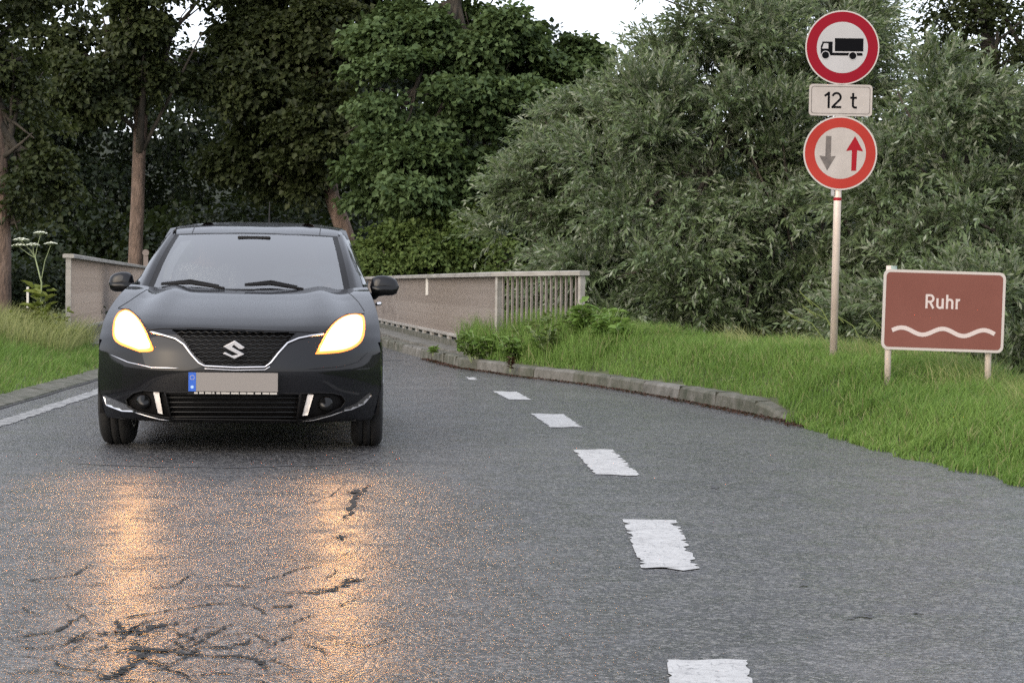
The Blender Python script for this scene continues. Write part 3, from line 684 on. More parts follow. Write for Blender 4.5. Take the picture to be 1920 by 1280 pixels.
for i in range(9):
    px = 885 + i * 34; D = [24.0, 23.4, 23.0, 22.8, 22.6, 22.5, 22.3, 22.0, 21.7][i] + (.35 if i % 2 else -.1)
    weed(px, D, 0, [.42, .30, .36][i % 3], [80, 100, 70][i % 3], [.10, .13, .08][i % 3], ["weed at the far left end of the thicket, where kerb meets footway", "low weed beside the footway edge, second from the car side", "weed below the thick post between closed and open railing", "weed just right of the thick railing post", "weed in front of the first open railing bars", "low weed before the middle of the open railing bars", "weed left of the railing's end post", "tall weed directly in front of the railing's end post", "low weed right of the railing's end post, against the willow"][i], MA['weed'] if i % 3 else MA['lime_leaf'], seed=300 + i, group="thicket of weeds by the railing end")
for i, (px, D, h, n, ll, lab, mk) in enumerate([
        (1100, 22.1, .50, 150, .17, "tall broad-leaved weed at the foot of the railing's end post", 'weed'),
        (1140, 21.6, .36, 120, .17, "broad-leaved weed to the right of the railing's end post", 'weed'),
        (1030, 22.2, .52, 90, .12, "spindly weed in front of the open railing bars", 'lime_leaf'),
        (965, 22.8, .40, 130, .12, "bushy weed where the open bars begin", 'weed'),
        (895, 23.9, .36, 130, .11, "low bushy weed nearest the car at the end of the kerb grass", 'weed'),
        (1168, 21.2, .26, 80, .15, "small leafy weed at the edge of the willow shade", 'weed'),
        (812, 26.0, .10, 30, .10, "small green plant growing in the gutter by the footway", 'weed')]):
    weed(px, D, 0, h, n, ll, lab, MA[mk], seed=60 + i)
pt = gp(955, 700); weed(958, 22.2, 0, .13, 70, .06, "withered red-brown plant hanging over the kerb", MA['withered'], name="withered_plant", group=None, seed=77, z=.08)
# stray dry stalks round the sign post
for i, (a, b) in enumerate([((1585, 640), (1500, 548)), ((1575, 650), (1470, 585)), ((1600, 648), (1505, 575)), ((1640, 660), (1560, 585)), ((1740, 690), (1690, 600)), ((1700, 690), (1630, 590)), ((1905, 740), (1870, 690))]):
    A = at(*a, 16.6); B = at(*b, 16.9); mb = MB(); mid = A.lerp(B, .5) + Vector((0, 0, .05))
    mb.tube([A - A - Vector((0, 0, .12)), mid - A, B - A], [.005, .004, .002], 5)
    for k in range(10):
        p = (B - A) * (.72 + .028 * k); mb.tube([p, p + Vector((-.02, 0, .035))], [.004, .001], 4)
    o = mb.build("grass_stalk", MA['grass_dry'], loc=A)
    tag(o, ["long dry stalk leaning left in front of the sign post, the highest one", "dry stalk leaning far left beside the sign post, lowest", "dry stalk crossing behind the sign post foot", "dry stalk between the sign post and the river sign", "dry stalk under the middle of the river sign", "dry stalk at the left leg of the river sign", "short dry stalk right of the river sign"][i], "grass stalk", "dry stalks by the signs")

# hogweed on the left
hb = at(72, 590, 26.5); hz = float(hL(float(Ledge(26.5)) - hb.x, 26.5))
hog = empty("hogweed_plant", (hb.x, 26.5, hz), label="tall flowering plant with flat white umbels left of the bridge", cat="plant")
def hp(px, py): return at(px, py, 26.5) - Vector((hb.x, 26.5, hz))
mb = MB(); fork = hp(66, 483); mb.tube([Vector((0, 0, -.05)), hp(78, 530), fork], [.014, .011, .008], 7); mb.build("stem", MA['stem'], hog, smooth=True)
for (a, b) in [((78, 530), (80, 508))]: pass
for i, (px, py, r, via) in enumerate([(40, 452, .095, (58, 470)), (36, 463, .09, (56, 478)), (76, 440, .085, (70, 462)), (62, 462, .09, (63, 474)), (95, 460, .08, (84, 490))]):
    tip = hp(px, py); root_pt = fork if i < 4 else hp(78, 522)
    um = MB().tube([root_pt, hp(*via), tip], [.006, .005, .004], 5).build("stem", MA['stem'], hog)
    fl = MB(); rnd = random.Random(i); rays = MB()
    for k in range(44):
        a = rnd.uniform(0, 2 * PI); q = math.sqrt(rnd.random()) * r; p = tip + Vector((math.cos(a) * q, math.sin(a) * q, .035 - q * q * 3 + rnd.uniform(0, .012)))
        rays.tube([tip, p], [.0015, .001], 3)
        n = 6; fl.add([p + Vector((0, 0, .006))] + [p + Vector((math.cos(t) * .018, math.sin(t) * .018, rnd.uniform(-.004, .004))) for t in [2 * PI * j / n for j in range(n)]], [(0, 1 + j, 1 + (j + 1) % n) for j in range(n)])
    u = fl.build("umbel", MA['umbel'], hog); rays.build("rays", MA['stem'], u)
rngh = np.random.default_rng(5); Ps = []; Dr = []
for k in range(46):
    a = rngh.uniform(0, 2 * PI); Ps.append((rngh.normal() * .05, rngh.normal() * .05, rngh.uniform(.05, .75))); Dr.append((math.cos(a), math.sin(a), rngh.uniform(.1, .8)))
leaf_mesh("leaves", np.array(Ps), np.array(Dr), np.tile([0, 0, 1.0], (46, 1)) + rngh.normal(size=(46, 3)) * .3, .22, .10, MA['yellow_weed'], hog, rngh, hexa=True)
for i, (px, D, h, n, ll, lab) in enumerate([(100, 26.2, .60, 110, .13, "yellow-green leafy bush between the white flowers and the left railing"), (72, 26.3, .58, 90, .12, "yellow-green weed at the foot of the white flowering plant"), (35, 26.5, .45, 70, .11, "pale weed left of the white flowering plant"), (122, 26.0, .42, 70, .11, "low weed touching the near end of the left railing")]):
    x = at(px, 560, D).x; weed(px, D, 0, h, n, ll, lab, MA['yellow_weed'], group="weeds on the left verge", seed=90 + i, z=float(hL(float(Ledge(D)) - x, D)))
# pale stake near hogweed, marker post by the trunk
o = MB().box((0, 0, .02), (.014, .014, .14)).build("stake", mat("pale_stake", (.55, .53, .48), .8), loc=at(52, 560, 26.9)); tag(o, "short pale stake standing in the weeds below the white flowers", "stake")
b = at(273, 500, 60); mk = MB(); mk.lathe([(-.01, .0), (-.01, .10), (.01, .10), (.01, .0)], 16, 'y', (0, 0, .92)); mk.box((0, 0.03, .4), (.07, .02, .50))
o = mk.build("marker_post", mat("marker_grey", (.16, .13, .115), .7), loc=b - Vector((0, 0, .5))); tag(o, "narrow grey marker beside the brown trunk behind the left railing", "post")

# ------------------------------------------------------------------ signs
MA['sign_white'] = m_noisy("sign_white", [(.3, (.31, .30, .30)), (.6, (.345, .335, .335)), (.8, (.37, .36, .36))], 3, .4, 0)
MA['plate_white'] = m_noisy("plate_white", [(.3, (.29, .26, .235)), (.55, (.34, .305, .28)), (.75, (.38, .345, .315))], 6, .5, 0)
MA['sign_rim'] = mat("sign_rim", (.40, .36, .335), .4)
MA['sign_red'] = mat("sign_red", (.20, .004, .013), .5, Specular_IOR_Level=.1)
MA['sign_faded'] = m_noisy("faded_red", [(.3, (.27, .022, .016)), (.7, (.34, .036, .025))], 2, .5, 0, Specular_IOR_Level=.12)
MA['sign_arrow_red'] = mat("arrow_red", (.25, .008, .015), .5, Specular_IOR_Level=.1)
MA['black'] = mat("print_black", (.003, .003, .004), .6, Specular_IOR_Level=.05)
MA['grey_print'] = m_noisy("worn_grey_print", [(.3, (.06, .05, .045)), (.6, (.12, .10, .088)), (.8, (.22, .19, .17))], 14, .5, 0)
MA['sign_back'] = mat("sign_aluminium", (.35, .34, .33), .5, .6)
def disc(r, n=64, c=(0, 0)): return [(c[0] + r * math.cos(2 * PI * k / n), c[1] + r * math.sin(2 * PI * k / n)) for k in range(n)]
def ring(r0, r1, y, n=64, c=(0, 0)):
    mb = MB(); vs = [(x, y, z) for x, z in disc(r0, n, c)] + [(x, y, z) for x, z in disc(r1, n, c)]
    return mb.add(vs, [(k, (k + 1) % n, n + (k + 1) % n, n + k) for k in range(n)])
def flat(poly, y): return MB().add([(x, y, z) for x, z in poly], [tuple(range(len(poly)))])
def rrect(w, h, r, n=6):
    P = []
    for cx, cz, a0 in ((w / 2 - r, h / 2 - r, 0), (-w / 2 + r, h / 2 - r, 90), (-w / 2 + r, -h / 2 + r, 180), (w / 2 - r, -h / 2 + r, 270)):
        for k in range(n + 1):
            a = R_(a0 + 90 * k / n); P.append((cx + r * math.cos(a), cz + r * math.sin(a)))
    return P
def frame_between(P, Q, y): 
    n = len(P); return MB().add([(x, y, z) for x, z in P] + [(x, y, z) for x, z in Q], [(k, (k + 1) % n, n + (k + 1) % n, n + k) for k in range(n)])
def arc(cx, cz, rx, rz, a0, a1, n=12): return [(cx + rx * math.cos(R_(a0 + (a1 - a0) * k / n)), cz + rz * math.sin(R_(a0 + (a1 - a0) * k / n))) for k in range(n + 1)]
GL = {  # stroke letters, cap height 1, stroke axis coordinates
    '1': (.34, [[(.02, .74), (.26, .93), (.27, .93)], [(.27, 1.0), (.27, 0)]]),
    '2': (.62, [arc(.30, .68, .25, .25, 165, -35) + [(.04, .07)], [(-.0, .07), (.60, .07)]]),
    't': (.42, [[(.17, .95), (.17, .22)] + arc(.31, .2, .14, .135, 180, 270)[1:] + [(.42, .065)], [(0, .66), (.40, .66)]]),
    'R': (.62, [[(.07, 0), (.07, 1.0)], [(.07, .93), (.32, .93)] + arc(.32, .70, .22, .23, 90, -90) + [(.07, .47)], [(.30, .47), (.56, 0)]]),
    'u': (.54, [[(.07, .73), (.07, .26)] + arc(.255, .24, .185, .18, 180, 360)[1:] + [(.44, .73)], [(.44, .3), (.44, 0)]]),
    'h': (.54, [[(.07, 0), (.07, 1.0)], [(.07, .40)] + arc(.255, .48, .185, .18, 180, 0) + [(.44, 0)]]),
    'r': (.36, [[(.07, 0), (.07, .73)], [(.07, .38)] + arc(.25, .47, .18, .19, 180, 75)]),
    ' ': (.30, [])}
def lettering(txt, cap, y, weight=.14, gap=.13, mt=None, parent=None, loc=(0, 0, 0)):
    tot = sum(GL[c][0] + gap for c in txt) - gap; x = -tot / 2
    for ch in txt:
        w, st = GL[ch]; mb = MB()
        for k, q in enumerate(st): mb.ribbon([(a * cap, b * cap) for a, b in q], weight * cap, y - .0003 * k)
        if st: mb.build("letter", mt, parent, loc=(loc[0] + x * cap, loc[1], loc[2]))
        x += w + gap

DS = 16.3; B0 = at(1562.5, 662, DS); T0 = at(1577.9, 90.6, DS)
lean = math.atan2(T0.x - B0.x, T0.z - B0.z); gz = float(hR(B0.x - Redge(DS), DS)) - .05
B0 = B0 + (T0 - B0) * ((gz - B0.z) / (T0.z - B0.z))
sp = empty("traffic_sign", B0, (0, lean, 0), label="tall pole with round truck sign, 12 t plate and round two-arrow sign", cat="road sign")
K = 230.0
def loc_of(px, py): v = at(px, py, DS) - B0; return Vector((v.x * math.cos(lean) - v.z * math.sin(lean), 0, v.x * math.sin(lean) + v.z * math.cos(lean)))
c1, c2, c3 = loc_of(1577.9, 90.6), loc_of(1574.8, 189), loc_of(1574.0, 288)
MB().tube([(0, 0, 0), (0, 0, c1.z + .2)], .031, 16).build("pole", MA['post'], sp, smooth=True)
yf = -.036
def sign_root(c, nm, rot): 
    return c + Vector((0, yf, 0)), rot
def plate(nm, poly, c, rz, mt=MA['sign_rim'], th=.003, lab=None):
    o = MB().prism(poly, 0, th).build(nm, mt, sp, loc=c + Vector((0, yf - th, 0))); o.rotation_euler = (0, rz, 0)
    if lab: o['label'] = lab
    return o
s1 = plate("truck_ban_disc", disc(.300), c1, R_(-.6), lab="round sign with dark red ring and black truck")
ring(.289, .207, -.001).build("red_ring", MA['sign_red'], s1); flat(disc(.207), -.0015).build("face", MA['sign_white'], s1)
def tz(x, z): return ((x - 353) / 589, (232 - z) / 589)
tr = MB(); yy = -.003
def pl(pts, dy=0): tr.add([(tz(*p)[0], yy - dy, tz(*p)[1]) for p in pts], [tuple(range(len(pts)))])
pl([(317, 188), (453, 188), (453, 250), (317, 250)]); pl([(250, 238), (303, 238), (303, 263), (250, 263)]); pl([(250, 238), (250, 226), (260, 205), (267, 205), (255, 238)], .0002)
pl([(258, 205), (303, 205), (303, 212), (256, 212)], .0004); pl([(286, 212), (303, 212), (303, 238), (286, 238)], .0001); pl([(295, 257), (448, 257), (450, 270), (295, 270)], .0006); pl([(303, 205), (306, 205), (306, 257), (303, 257)], .0003)
tr.build("truck_symbol", MA['black'], s1)
MB().add([(x, -.0038, z) for c in (tz(273, 269), tz(403, 271)) for x, z in disc(.035, 24, c)], [tuple(range(24)), tuple(range(24, 48))]).build("wheel_halo", MA['sign_white'], s1)
MB().add([(x, -.0042, z) for c in (tz(273, 269), tz(403, 271)) for x, z in disc(.029, 24, c)], [tuple(range(24)), tuple(range(24, 48))]).build("wheel_symbol", MA['black'], s1)
s2 = plate("weight_plate", rrect(.513, .256, .03), c2, R_(-.2), MA['plate_white'], lab="small rectangular white plate reading 12 t")
frame_between(rrect(.478, .222, .022), rrect(.468, .212, .019), -.001).build("border_line", MA['grey_print'], s2)
lettering("12 t", .132, -.0015, .13, .11, mt=MA['black'], parent=s2, loc=(0, 0, -.066))
s3 = plate("priority_disc", disc(.300), c3, R_(.4), lab="round sign with faded red ring, grey down arrow and red up arrow")
ring(.287, .208, -.001).build("red_ring", MA['sign_faded'], s3); flat(disc(.208), -.0015).build("face", MA['plate_white'], s3)
def t3(x, z): return ((x - 343) / 589, (738 - z) / 589)
flat([t3(*p) for p in [(272, 658), (298, 658), (298, 755), (322, 752), (283, 822), (243, 752), (272, 755)]], -.003).build("down_arrow", MA['grey_print'], s3)
flat([t3(*p) for p in [(398, 820), (398, 722), (370, 727), (411, 655), (452, 727), (423, 722), (421, 820)]], -.003).build("up_arrow", MA['sign_arrow_red'], s3)
for c in (c1, c2, c3):
    for dz in ((-.12, .12) if c is not c2 else (0,)):
        MB().lathe([(-.014, .032), (-.014, .037), (.014, .037), (.014, .032)], 20, 'y').build("clamp", MA['sign_back'], sp, loc=(0, 0, c.z + dz)).rotation_euler = (R_(90), 0, 0)
cl = MB(); cl.box((-.045, -.02, 0), (.012, .012, .03)); cl.build("clamp", MA['sign_back'], sp, loc=(0, 0, c3.z - .315))
MB().lathe([(-.012, .0312), (-.012, .0325), (.012, .0325), (.012, .0312)], 20, 'y').build("red_sticker", MA['sign_arrow_red'], sp, loc=(0, 0, c3.z - .37)).rotation_euler = (R_(90), 0, 0)

DR = 14.8; cR = at(1767.5, 583, DR); rr_ = R_(1.15)
rs = empty("river_sign", (cR.x, DR, float(hR(cR.x - Redge(DR), DR))), label="brown river name sign with white wave on two short legs", cat="road sign")
def rl(p): return Vector(p) - Vector(rs.location)
KR = 253.0
pr = MB().prism(rrect(.893, .592, .045), 0, .02).build("sign_panel", MA['sign_rim'], rs, loc=rl((cR.x, DR - .03, cR.z))); pr.rotation_euler = (0, rr_, R_(-3))
MA['brown'] = m_noisy("sign_brown", [(.3, (.140, .052, .040)), (.7, (.165, .064, .050))], 2, .5, 0, Specular_IOR_Level=.12)
flat(rrect(.853, .552, .032), -.001).build("brown_face", MA['brown'], pr)
MA['print_white'] = mat("print_white", (.46, .39, .37), .5)
lettering("Ruhr", .104, -.003, .155, .14, mt=MA['print_white'], parent=pr, loc=(-.005, 0, .0165))
wv = [(-.372 + .752 * k / 60, -.155 + .024 * math.cos((-.372 + .752 * k / 60 + .30) * 2 * PI / .30) ) for k in range(61)]
MB().ribbon(wv, .031, -.003).build("wave_symbol", MA['print_white'], pr)
for px, yt in ((1669, 506), (1857, 515)):
    tp = at(px, yt - (8 if px < 1700 else -6), DR); g = float(hR(tp.x - Redge(DR), DR)) - .1
    MB().tube([(0, 0, 0), (0, 0, tp.z - g)], .024, 14).build("leg", MA['post'], rs, smooth=True, loc=rl((tp.x, DR + .025, g)))
MB().lathe([(-.014, 0), (-.014, .028), (.014, .028), (.014, 0)], 16, 'y').build("leg_cap", mat("cap_green", (.25, .32, .29), .6), rs, loc=rl(at(1676, 502, DR) + Vector((0, .02, 0)))).rotation_euler = (R_(90), 0, 0)

# ------------------------------------------------------------------ the car
YAW = .07; NOSE = 11.66
P0 = at(441.5, 718, NOSE); P0.z = 0
CM = Matrix.Translation(P0) @ Matrix.Rotation(YAW, 4, 'Z'); CI = CM.inverted()
car = empty("parked_car", P0, (0, 0, YAW)); car.name = "small_car"
tag(car, "dark metallic hatchback with both headlights glowing, driving off the bridge", "car")
MA['car_paint'] = mat("car_paint", (.0045, .0045, .0058), .5, 0.0, Coat_Weight=.62, Coat_Roughness=.035, Specular_IOR_Level=0.05)
MA['trim_black'] = mat("trim_black", (.005, .0045, .0045), .55, Specular_IOR_Level=.2)
MA['gloss_black'] = mat("gloss_black", (.004, .004, .004), .15, Specular_IOR_Level=.3)
MA['chrome'] = mat("chrome", (.62, .60, .60), .16, 1.0)
MA['rubber'] = m_noisy("tyre_rubber", [(.3, (.006, .006, .006)), (.7, (.013, .012, .011))], 20, .85, .3, 80, .002)
MA['interior'] = mat("interior_grey", (.07, .07, .075), .8)
def m_glass():
    m = bpy.data.materials.new("car_glass"); m.use_nodes = True; t = NT(m); t.n.remove(t.b)
    tr = t.new("BsdfTransparent"); tr.inputs[0].default_value = (.62, .70, .70, 1)
    gl = t.new("BsdfGlossy"); gl.inputs["Roughness"].default_value = .02
    fr = t.new("Fresnel"); fr.inputs[0].default_value = 3.15
    ms = t.new("MixShader"); t.lk(fr.outputs[0], ms.inputs[0]); t.lk(tr.outputs[0], ms.inputs[1]); t.lk(gl.outputs[0], ms.inputs[2])
    t.lk(ms.outputs[0], t.n["Material Output"].inputs[0]); return m
MA['glass'] = m_glass()
MA['side_glass'] = mat("side_glass", (.012, .014, .015), .05)
MA['lamp'] = m_emit("headlight_glow", (1.0, .70, .38), 16.0)
MA['lamp_mid'] = m_emit("lamp_amber", (1.0, .55, .20), 1.5)  # amber step of the headlight glow's falloff, set as emission colour
MA['lamp_edge'] = m_emit("headlight_edge_glow", (1.0, .30, .05), .42)  # orange fringe of the headlight glow, coloured into the lens edge

def pchip(xs, ys, x):
    xs = np.array(xs, float); ys = np.array(ys, float); h = np.diff(xs); d = np.diff(ys) / h; m = np.zeros_like(ys)
    for i in range(1, len(xs) - 1):
        if d[i - 1] * d[i] > 0: m[i] = 2 * d[i - 1] * d[i] / (d[i - 1] + d[i])
    m[0], m[-1] = d[0], d[-1]; i = int(np.clip(np.searchsorted(xs, x) - 1, 0, len(h) - 1)); t = (x - xs[i]) / h[i]
    return (2 * t ** 3 - 3 * t ** 2 + 1) * ys[i] + (t ** 3 - 2 * t ** 2 + t) * h[i] * m[i] + (-2 * t ** 3 + 3 * t ** 2) * ys[i + 1] + (t ** 3 - t ** 2) * h[i] * m[i + 1]
ZW = [.16, .20, .25, .30, .38, .50, .60, .68, .74, .80, .86, .92, .97, 1.02]
WW = [.78, .80, .815, .828, .840, .845, .845, .843, .838, .828, .812, .79, .765, .74]
def wz(z): return pchip(ZW, WW, z)
ROWS = [  # zc, yc, ze, ye
    (.170, .16, .185, .42), (.195, .08, .20, .42), (.27, .03, .27, .42), (.36, .012, .36, .42), (.48, .000, .48, .42), (.58, .015, .58, .42), (.66, .045, .655, .44),
    (.715, .075, .71, .50), (.742, .115, .76, .56), (.785, .22, .815, .66), (.845, .42, .87, .80), (.895, .62, .915, .94), (.935, .80, .95, 1.08), (.955, .94, .972, 1.20), (.960, 1.00, .985, 1.26)]
RV = list(range(len(ROWS)))
def row(v): return [pchip(RV, [r[i] for r in ROWS], v) for i in range(4)]
NR, NCc = 150, 160
def shell_rows():
    out = []
    for i in range(NR + 1):
        v = i / NR * (len(ROWS) - 1); zc, yc, ze, ye = row(v); w = wz(ze); r = []
        hood = max(0, min(1, (v - 8) / 3)); fascia = 1 - hood
        for j in range(NCc + 1):
            s = -1 + 2 * j / NCc; a = abs(s); p = 3.4 - 1.0 * hood
            # superellipse corner for the bumper: x also eased so corner is round
            x = w * math.copysign(1 - (1 - a) ** 1.0, s)
            y = yc + (ye - yc) * (a ** p)
            z = zc + (ze - zc) * a ** 2
            z += hood * .016 * math.exp(-((a - .60) / .10) ** 2) - hood * .010 * math.exp(-((a - .78) / .08) ** 2)
            r.append((x, y, z))
        out.append(r)
    return out
SH = shell_rows()
sv = [p for r in SH for p in r]; mm = NCc + 1
sf = [(i * mm + j, i * mm + j + 1, (i + 1) * mm + j + 1, (i + 1) * mm + j) for i in range(NR) for j in range(NCc)]
bvh = BVHTree.FromPolygons([Vector(p) for p in sv], sf)
def on_car(px, py, off=.0, bv=None):
    o = CI @ eye; d = (CI.to_3x3() @ ray(px, py)).normalized(); h = (bv or bvh).ray_cast(o, d)
    if h[0] is None: return None
    return h[0] - d * off
def inside(p, poly):
    x, y = p; c = False; n = len(poly)
    for i in range(n):
        x1, y1 = poly[i]; x2, y2 = poly[i - 1]
        if (y1 > y) != (y2 > y) and x < (x2 - x1) * (y - y1) / (y2 - y1) + x1: c = not c
    return c
def dens(poly, step):
    out = []
    for a, b in zip(poly, poly[1:] + poly[:1]):
        n = max(1, int(math.hypot(b[0] - a[0], b[1] - a[1]) / step))
        out += [(a[0] + (b[0] - a[0]) * k / n, a[1] + (b[1] - a[1]) * k / n) for k in range(n)]
    return out
def patch(poly, off, name, mt, parent=car, step=6, bv=None, rim=0.0, dome=0.0):
    B = dens(poly, step); xs = [p[0] for p in poly]; ys = [p[1] for p in poly]; pts = [Vector(p) for p in B]
    gx = np.arange(min(xs) + step / 2, max(xs), step); gy = np.arange(min(ys) + step / 2, max(ys), step)
    bd = np.array(B)
    for x in gx:
        for y in gy:
            if inside((x, y), poly) and np.min(np.hypot(bd[:, 0] - x, bd[:, 1] - y)) > step * .5: pts.append(Vector((x, y)))
    vs, _, fs, *_r = delaunay_2d_cdt(pts, [], [list(range(len(B)))], 1, 1e-4)
    out = []
    for p in vs:
        dd = float(np.min(np.hypot(bd[:, 0] - p.x, bd[:, 1] - p.y)))
        q = on_car(p.x, p.y, off + dome * (1 - math.exp(-dd / 12)), bv)
        out.append(tuple(q) if q is not None else (0, .3, .4))
    mb = MB(); mb.v = out; mb.f = [tuple(f) for f in fs]
    if rim:   # skirt pushed back so the patch has thickness
        n = len(B); d = (CI.to_3x3() @ ray(438, 640)).normalized(); m0 = len(mb.v)
        mb.v += [tuple(Vector(mb.v[i]) + d * rim) for i in range(n)]; mb.f += [(i, (i + 1) % n, m0 + (i + 1) % n, m0 + i) for i in range(n)]
    return mb.build(name, mt, parent, smooth=True)
def line_on(pts, r, name, mt, parent=car, off=0.0, step=5, flatten=1.0, bv=None, closed=False, taper=False):
    P = dens(pts + ([pts[0]] if closed else []), step) 
    P = P[:-max(1, int(math.hypot(pts[-1][0] - pts[0][0], pts[-1][1] - pts[0][1]) / step))] + [pts[-1]] if not closed else P
    Q = [on_car(x, y, off, bv) for x, y in P]; Q = [q for q in Q if q is not None]
    rad = [r * (min(1, .2 + 5 * min(i, len(Q) - 1 - i) / len(Q)) if taper else 1) for i in range(len(Q))]
    return MB().tube(Q, rad, 8).build(name, mt, parent, smooth=True)

# pixel outlines of the face of the car
GR = [(322, 618), (345, 637), (362, 662), (383, 683), (497, 686), (518, 662), (538, 641), (556, 624), (500, 622), (438, 619.5), (370, 617)]
LOW = [(311, 738), (561, 741), (557, 786), (320, 783)]
HL = [(222, 584), (232, 579), (243, 581), (258, 594), (272, 616), (282, 640), (291, 659), (262, 660), (240, 652), (222, 645), (211, 634), (211, 612), (214, 596)]
HRt = [(591, 664), (600, 645), (612, 622), (628, 602), (648, 590), (668, 586), (682, 590), (685, 604), (684, 628), (676, 645), (655, 657), (630, 662)]
FL = [(236, 749), (250, 737), (268, 732), (284, 733), (309, 734), (320, 783), (300, 781), (258, 771), (240, 762)]
FR = [(563, 738), (592, 736), (624, 737), (640, 741), (648, 752), (640, 764), (610, 778), (570, 788), (557, 786)]
keep = []
cuts = (GR, LOW, FL, FR)
bbs = [(min(p[0] for p in c), max(p[0] for p in c), min(p[1] for p in c), max(p[1] for p in c)) for c in cuts]
for f in sf:
    c = Vector((0, 0, 0))
    for i in f: c += Vector(sv[i])
    c /= 4; x, y = proj(CM @ c)
    if any(b[0] < x < b[1] and b[2] < y < b[3] and inside((x, y), q) for b, q in zip(bbs, cuts)): continue
    keep.append(f)
body = MB(); body.v = sv; body.f = keep
bo = body.build("body", MA['car_paint'], car, smooth=True)
# sides: fender, doors, rear quarter
AR, AZ = .345, .31
def side_ztop(y):
    ys = [r[3] for r in ROWS[6:]]; zs = [r[2] for r in ROWS[6:]]
    if y <= ys[-1]: return float(np.interp(y, ys, zs))
    return float(np.interp(y, [1.26, 2.2, 3.4, 3.75, 4.0], [.985, .99, 1.02, 1.0, .93]))
def side_zbot(y):
    z = .19
    for cy in (.78, 3.30):
        q = AR ** 2 - (y - cy) ** 2
        if q > 0: z = max(z, AZ + math.sqrt(q))
    return z
for sg in (-1, 1):
    ys = sorted(set([.42 + .005 * k for k in range(8)] + [.46 + .02 * k for k in range(36)] + [1.18 + .1 * k for k in range(17)] + [2.88 + .02 * k for k in range(46)] + [3.85, 3.92, 3.98])); P = []
    for y in ys:
        zt, zb = side_ztop(y), side_zbot(y); zb = min(zb, zt - .01); r = []
        tap = float(np.interp(y, [.42, 1, 3.2, 3.7, 3.98], [1, 1, 1, .95, .82]))
        for k in range(19):
            z = zb + (zt - zb) * k / 18; x = wz(z) * tap
            arch = .012 * max(0, 1 - abs(math.hypot(y - .78, z - AZ) - AR) / .05) + .012 * max(0, 1 - abs(math.hypot(y - 3.3, z - AZ) - AR) / .05) if z > .2 and y > .43 else 0
            r.append((sg * (x + arch), y, z))
        P.append(r if sg > 0 else r[::-1])
    MB().grid(P).build("side_panel", MA['car_paint'], car, smooth=True)
# tail
P = []
for z, y, w in ((.19, 3.9, .66), (.35, 3.98, .70), (.6, 3.99, .71), (.93, 3.98, .70), (1.0, 3.9, .66), (1.38, 3.45, .50)):
    P.append([(w * s, y - .12 * s * s, z) for s in np.linspace(-1, 1, 13)])
MB().grid(P).build("tailgate", MA['car_paint'], car, smooth=True)
MB().box((0, 2.1, .21), (.70, 1.8, .03)).box((0, 1.0, .36), (.46, .5, .12)).build("underbody", MA['trim_black'], car)
# roof, windscreen, pillars
def ws(s, t):   # windscreen surface
    x0, x1 = .632, .532; w = x0 + (x1 - x0) * t; y = .965 + .86 * t - .03 * math.sin(PI * t) + (.25 - .10 * t) * s * s; z = .955 + .385 * t + .022 * math.sin(PI * t) - .012 * s * s * t
    return (w * s, y, z)
n = 24
def band(s0, s1, t0, t1, a=24, b=12, push=0):
    return [[(lambda q: (q[0], q[1] + push, q[2]))(ws(s0 + (s1 - s0) * j / a, t0 + (t1 - t0) * i / b)) for j in range(a + 1)] for i in range(b + 1)]
wsb = MB().grid(band(-.965, .965, .02, .965)); wo_ = wsb.build("windscreen", MA['glass'], car, smooth=True)
fr_ = MB(); fr_.grid(band(-1.03, -.965, -.03, 1.0, 2)); fr_.grid(band(.965, 1.03, -.03, 1.0, 2)); fr_.grid(band(-.965, .965, .965, 1.0, 24, 2)); fr_.grid(band(-.965, .965, -.06, .02, 24, 3))
fr_.build("windscreen_seal", MA['trim_black'], car, smooth=True)
# black cowl panel
MB().grid([[(x, .985 + .22 * (x / .78) ** 2, .950), (x, 1.10 + .22 * (x / .78) ** 2, .972)] for x in np.linspace(-.72, .72, 25)]).build("cowl", MA['trim_black'], car, smooth=True)
RY = [1.80, 1.95, 2.2, 2.5, 2.9, 3.3, 3.52]; RZ = [1.335, 1.372, 1.412, 1.432, 1.430, 1.405, 1.375]; RW = [.548, .555, .562, .565, .556, .53, .505]
P = []
for y in np.linspace(1.80, 3.52, 26):
    z = pchip(RY, RZ, y); w = pchip(RY, RW, y); k = max(0, 1 - (y - 1.8) / .5)
    P.append([(w * s, y + .13 * s * s * k + .012, z - .035 * abs(s) ** 3) for s in np.linspace(-1, 1, 31)])
MB().grid(P).build("roof", MA['car_paint'], car, smooth=True)
for sg in (-1, 1):   # roof grooves
    MB().tube([(sg * .43, y + .13 * .6 * max(0, 1 - (y - 1.8) / .5) + .012, pchip(RY, RZ, y) - .035 * (.43 / pchip(RY, RW, y)) ** 3 - .001) for y in np.linspace(1.82, 3.3, 20)], .0035, 6).build("roof_groove", MA['trim_black'], car)
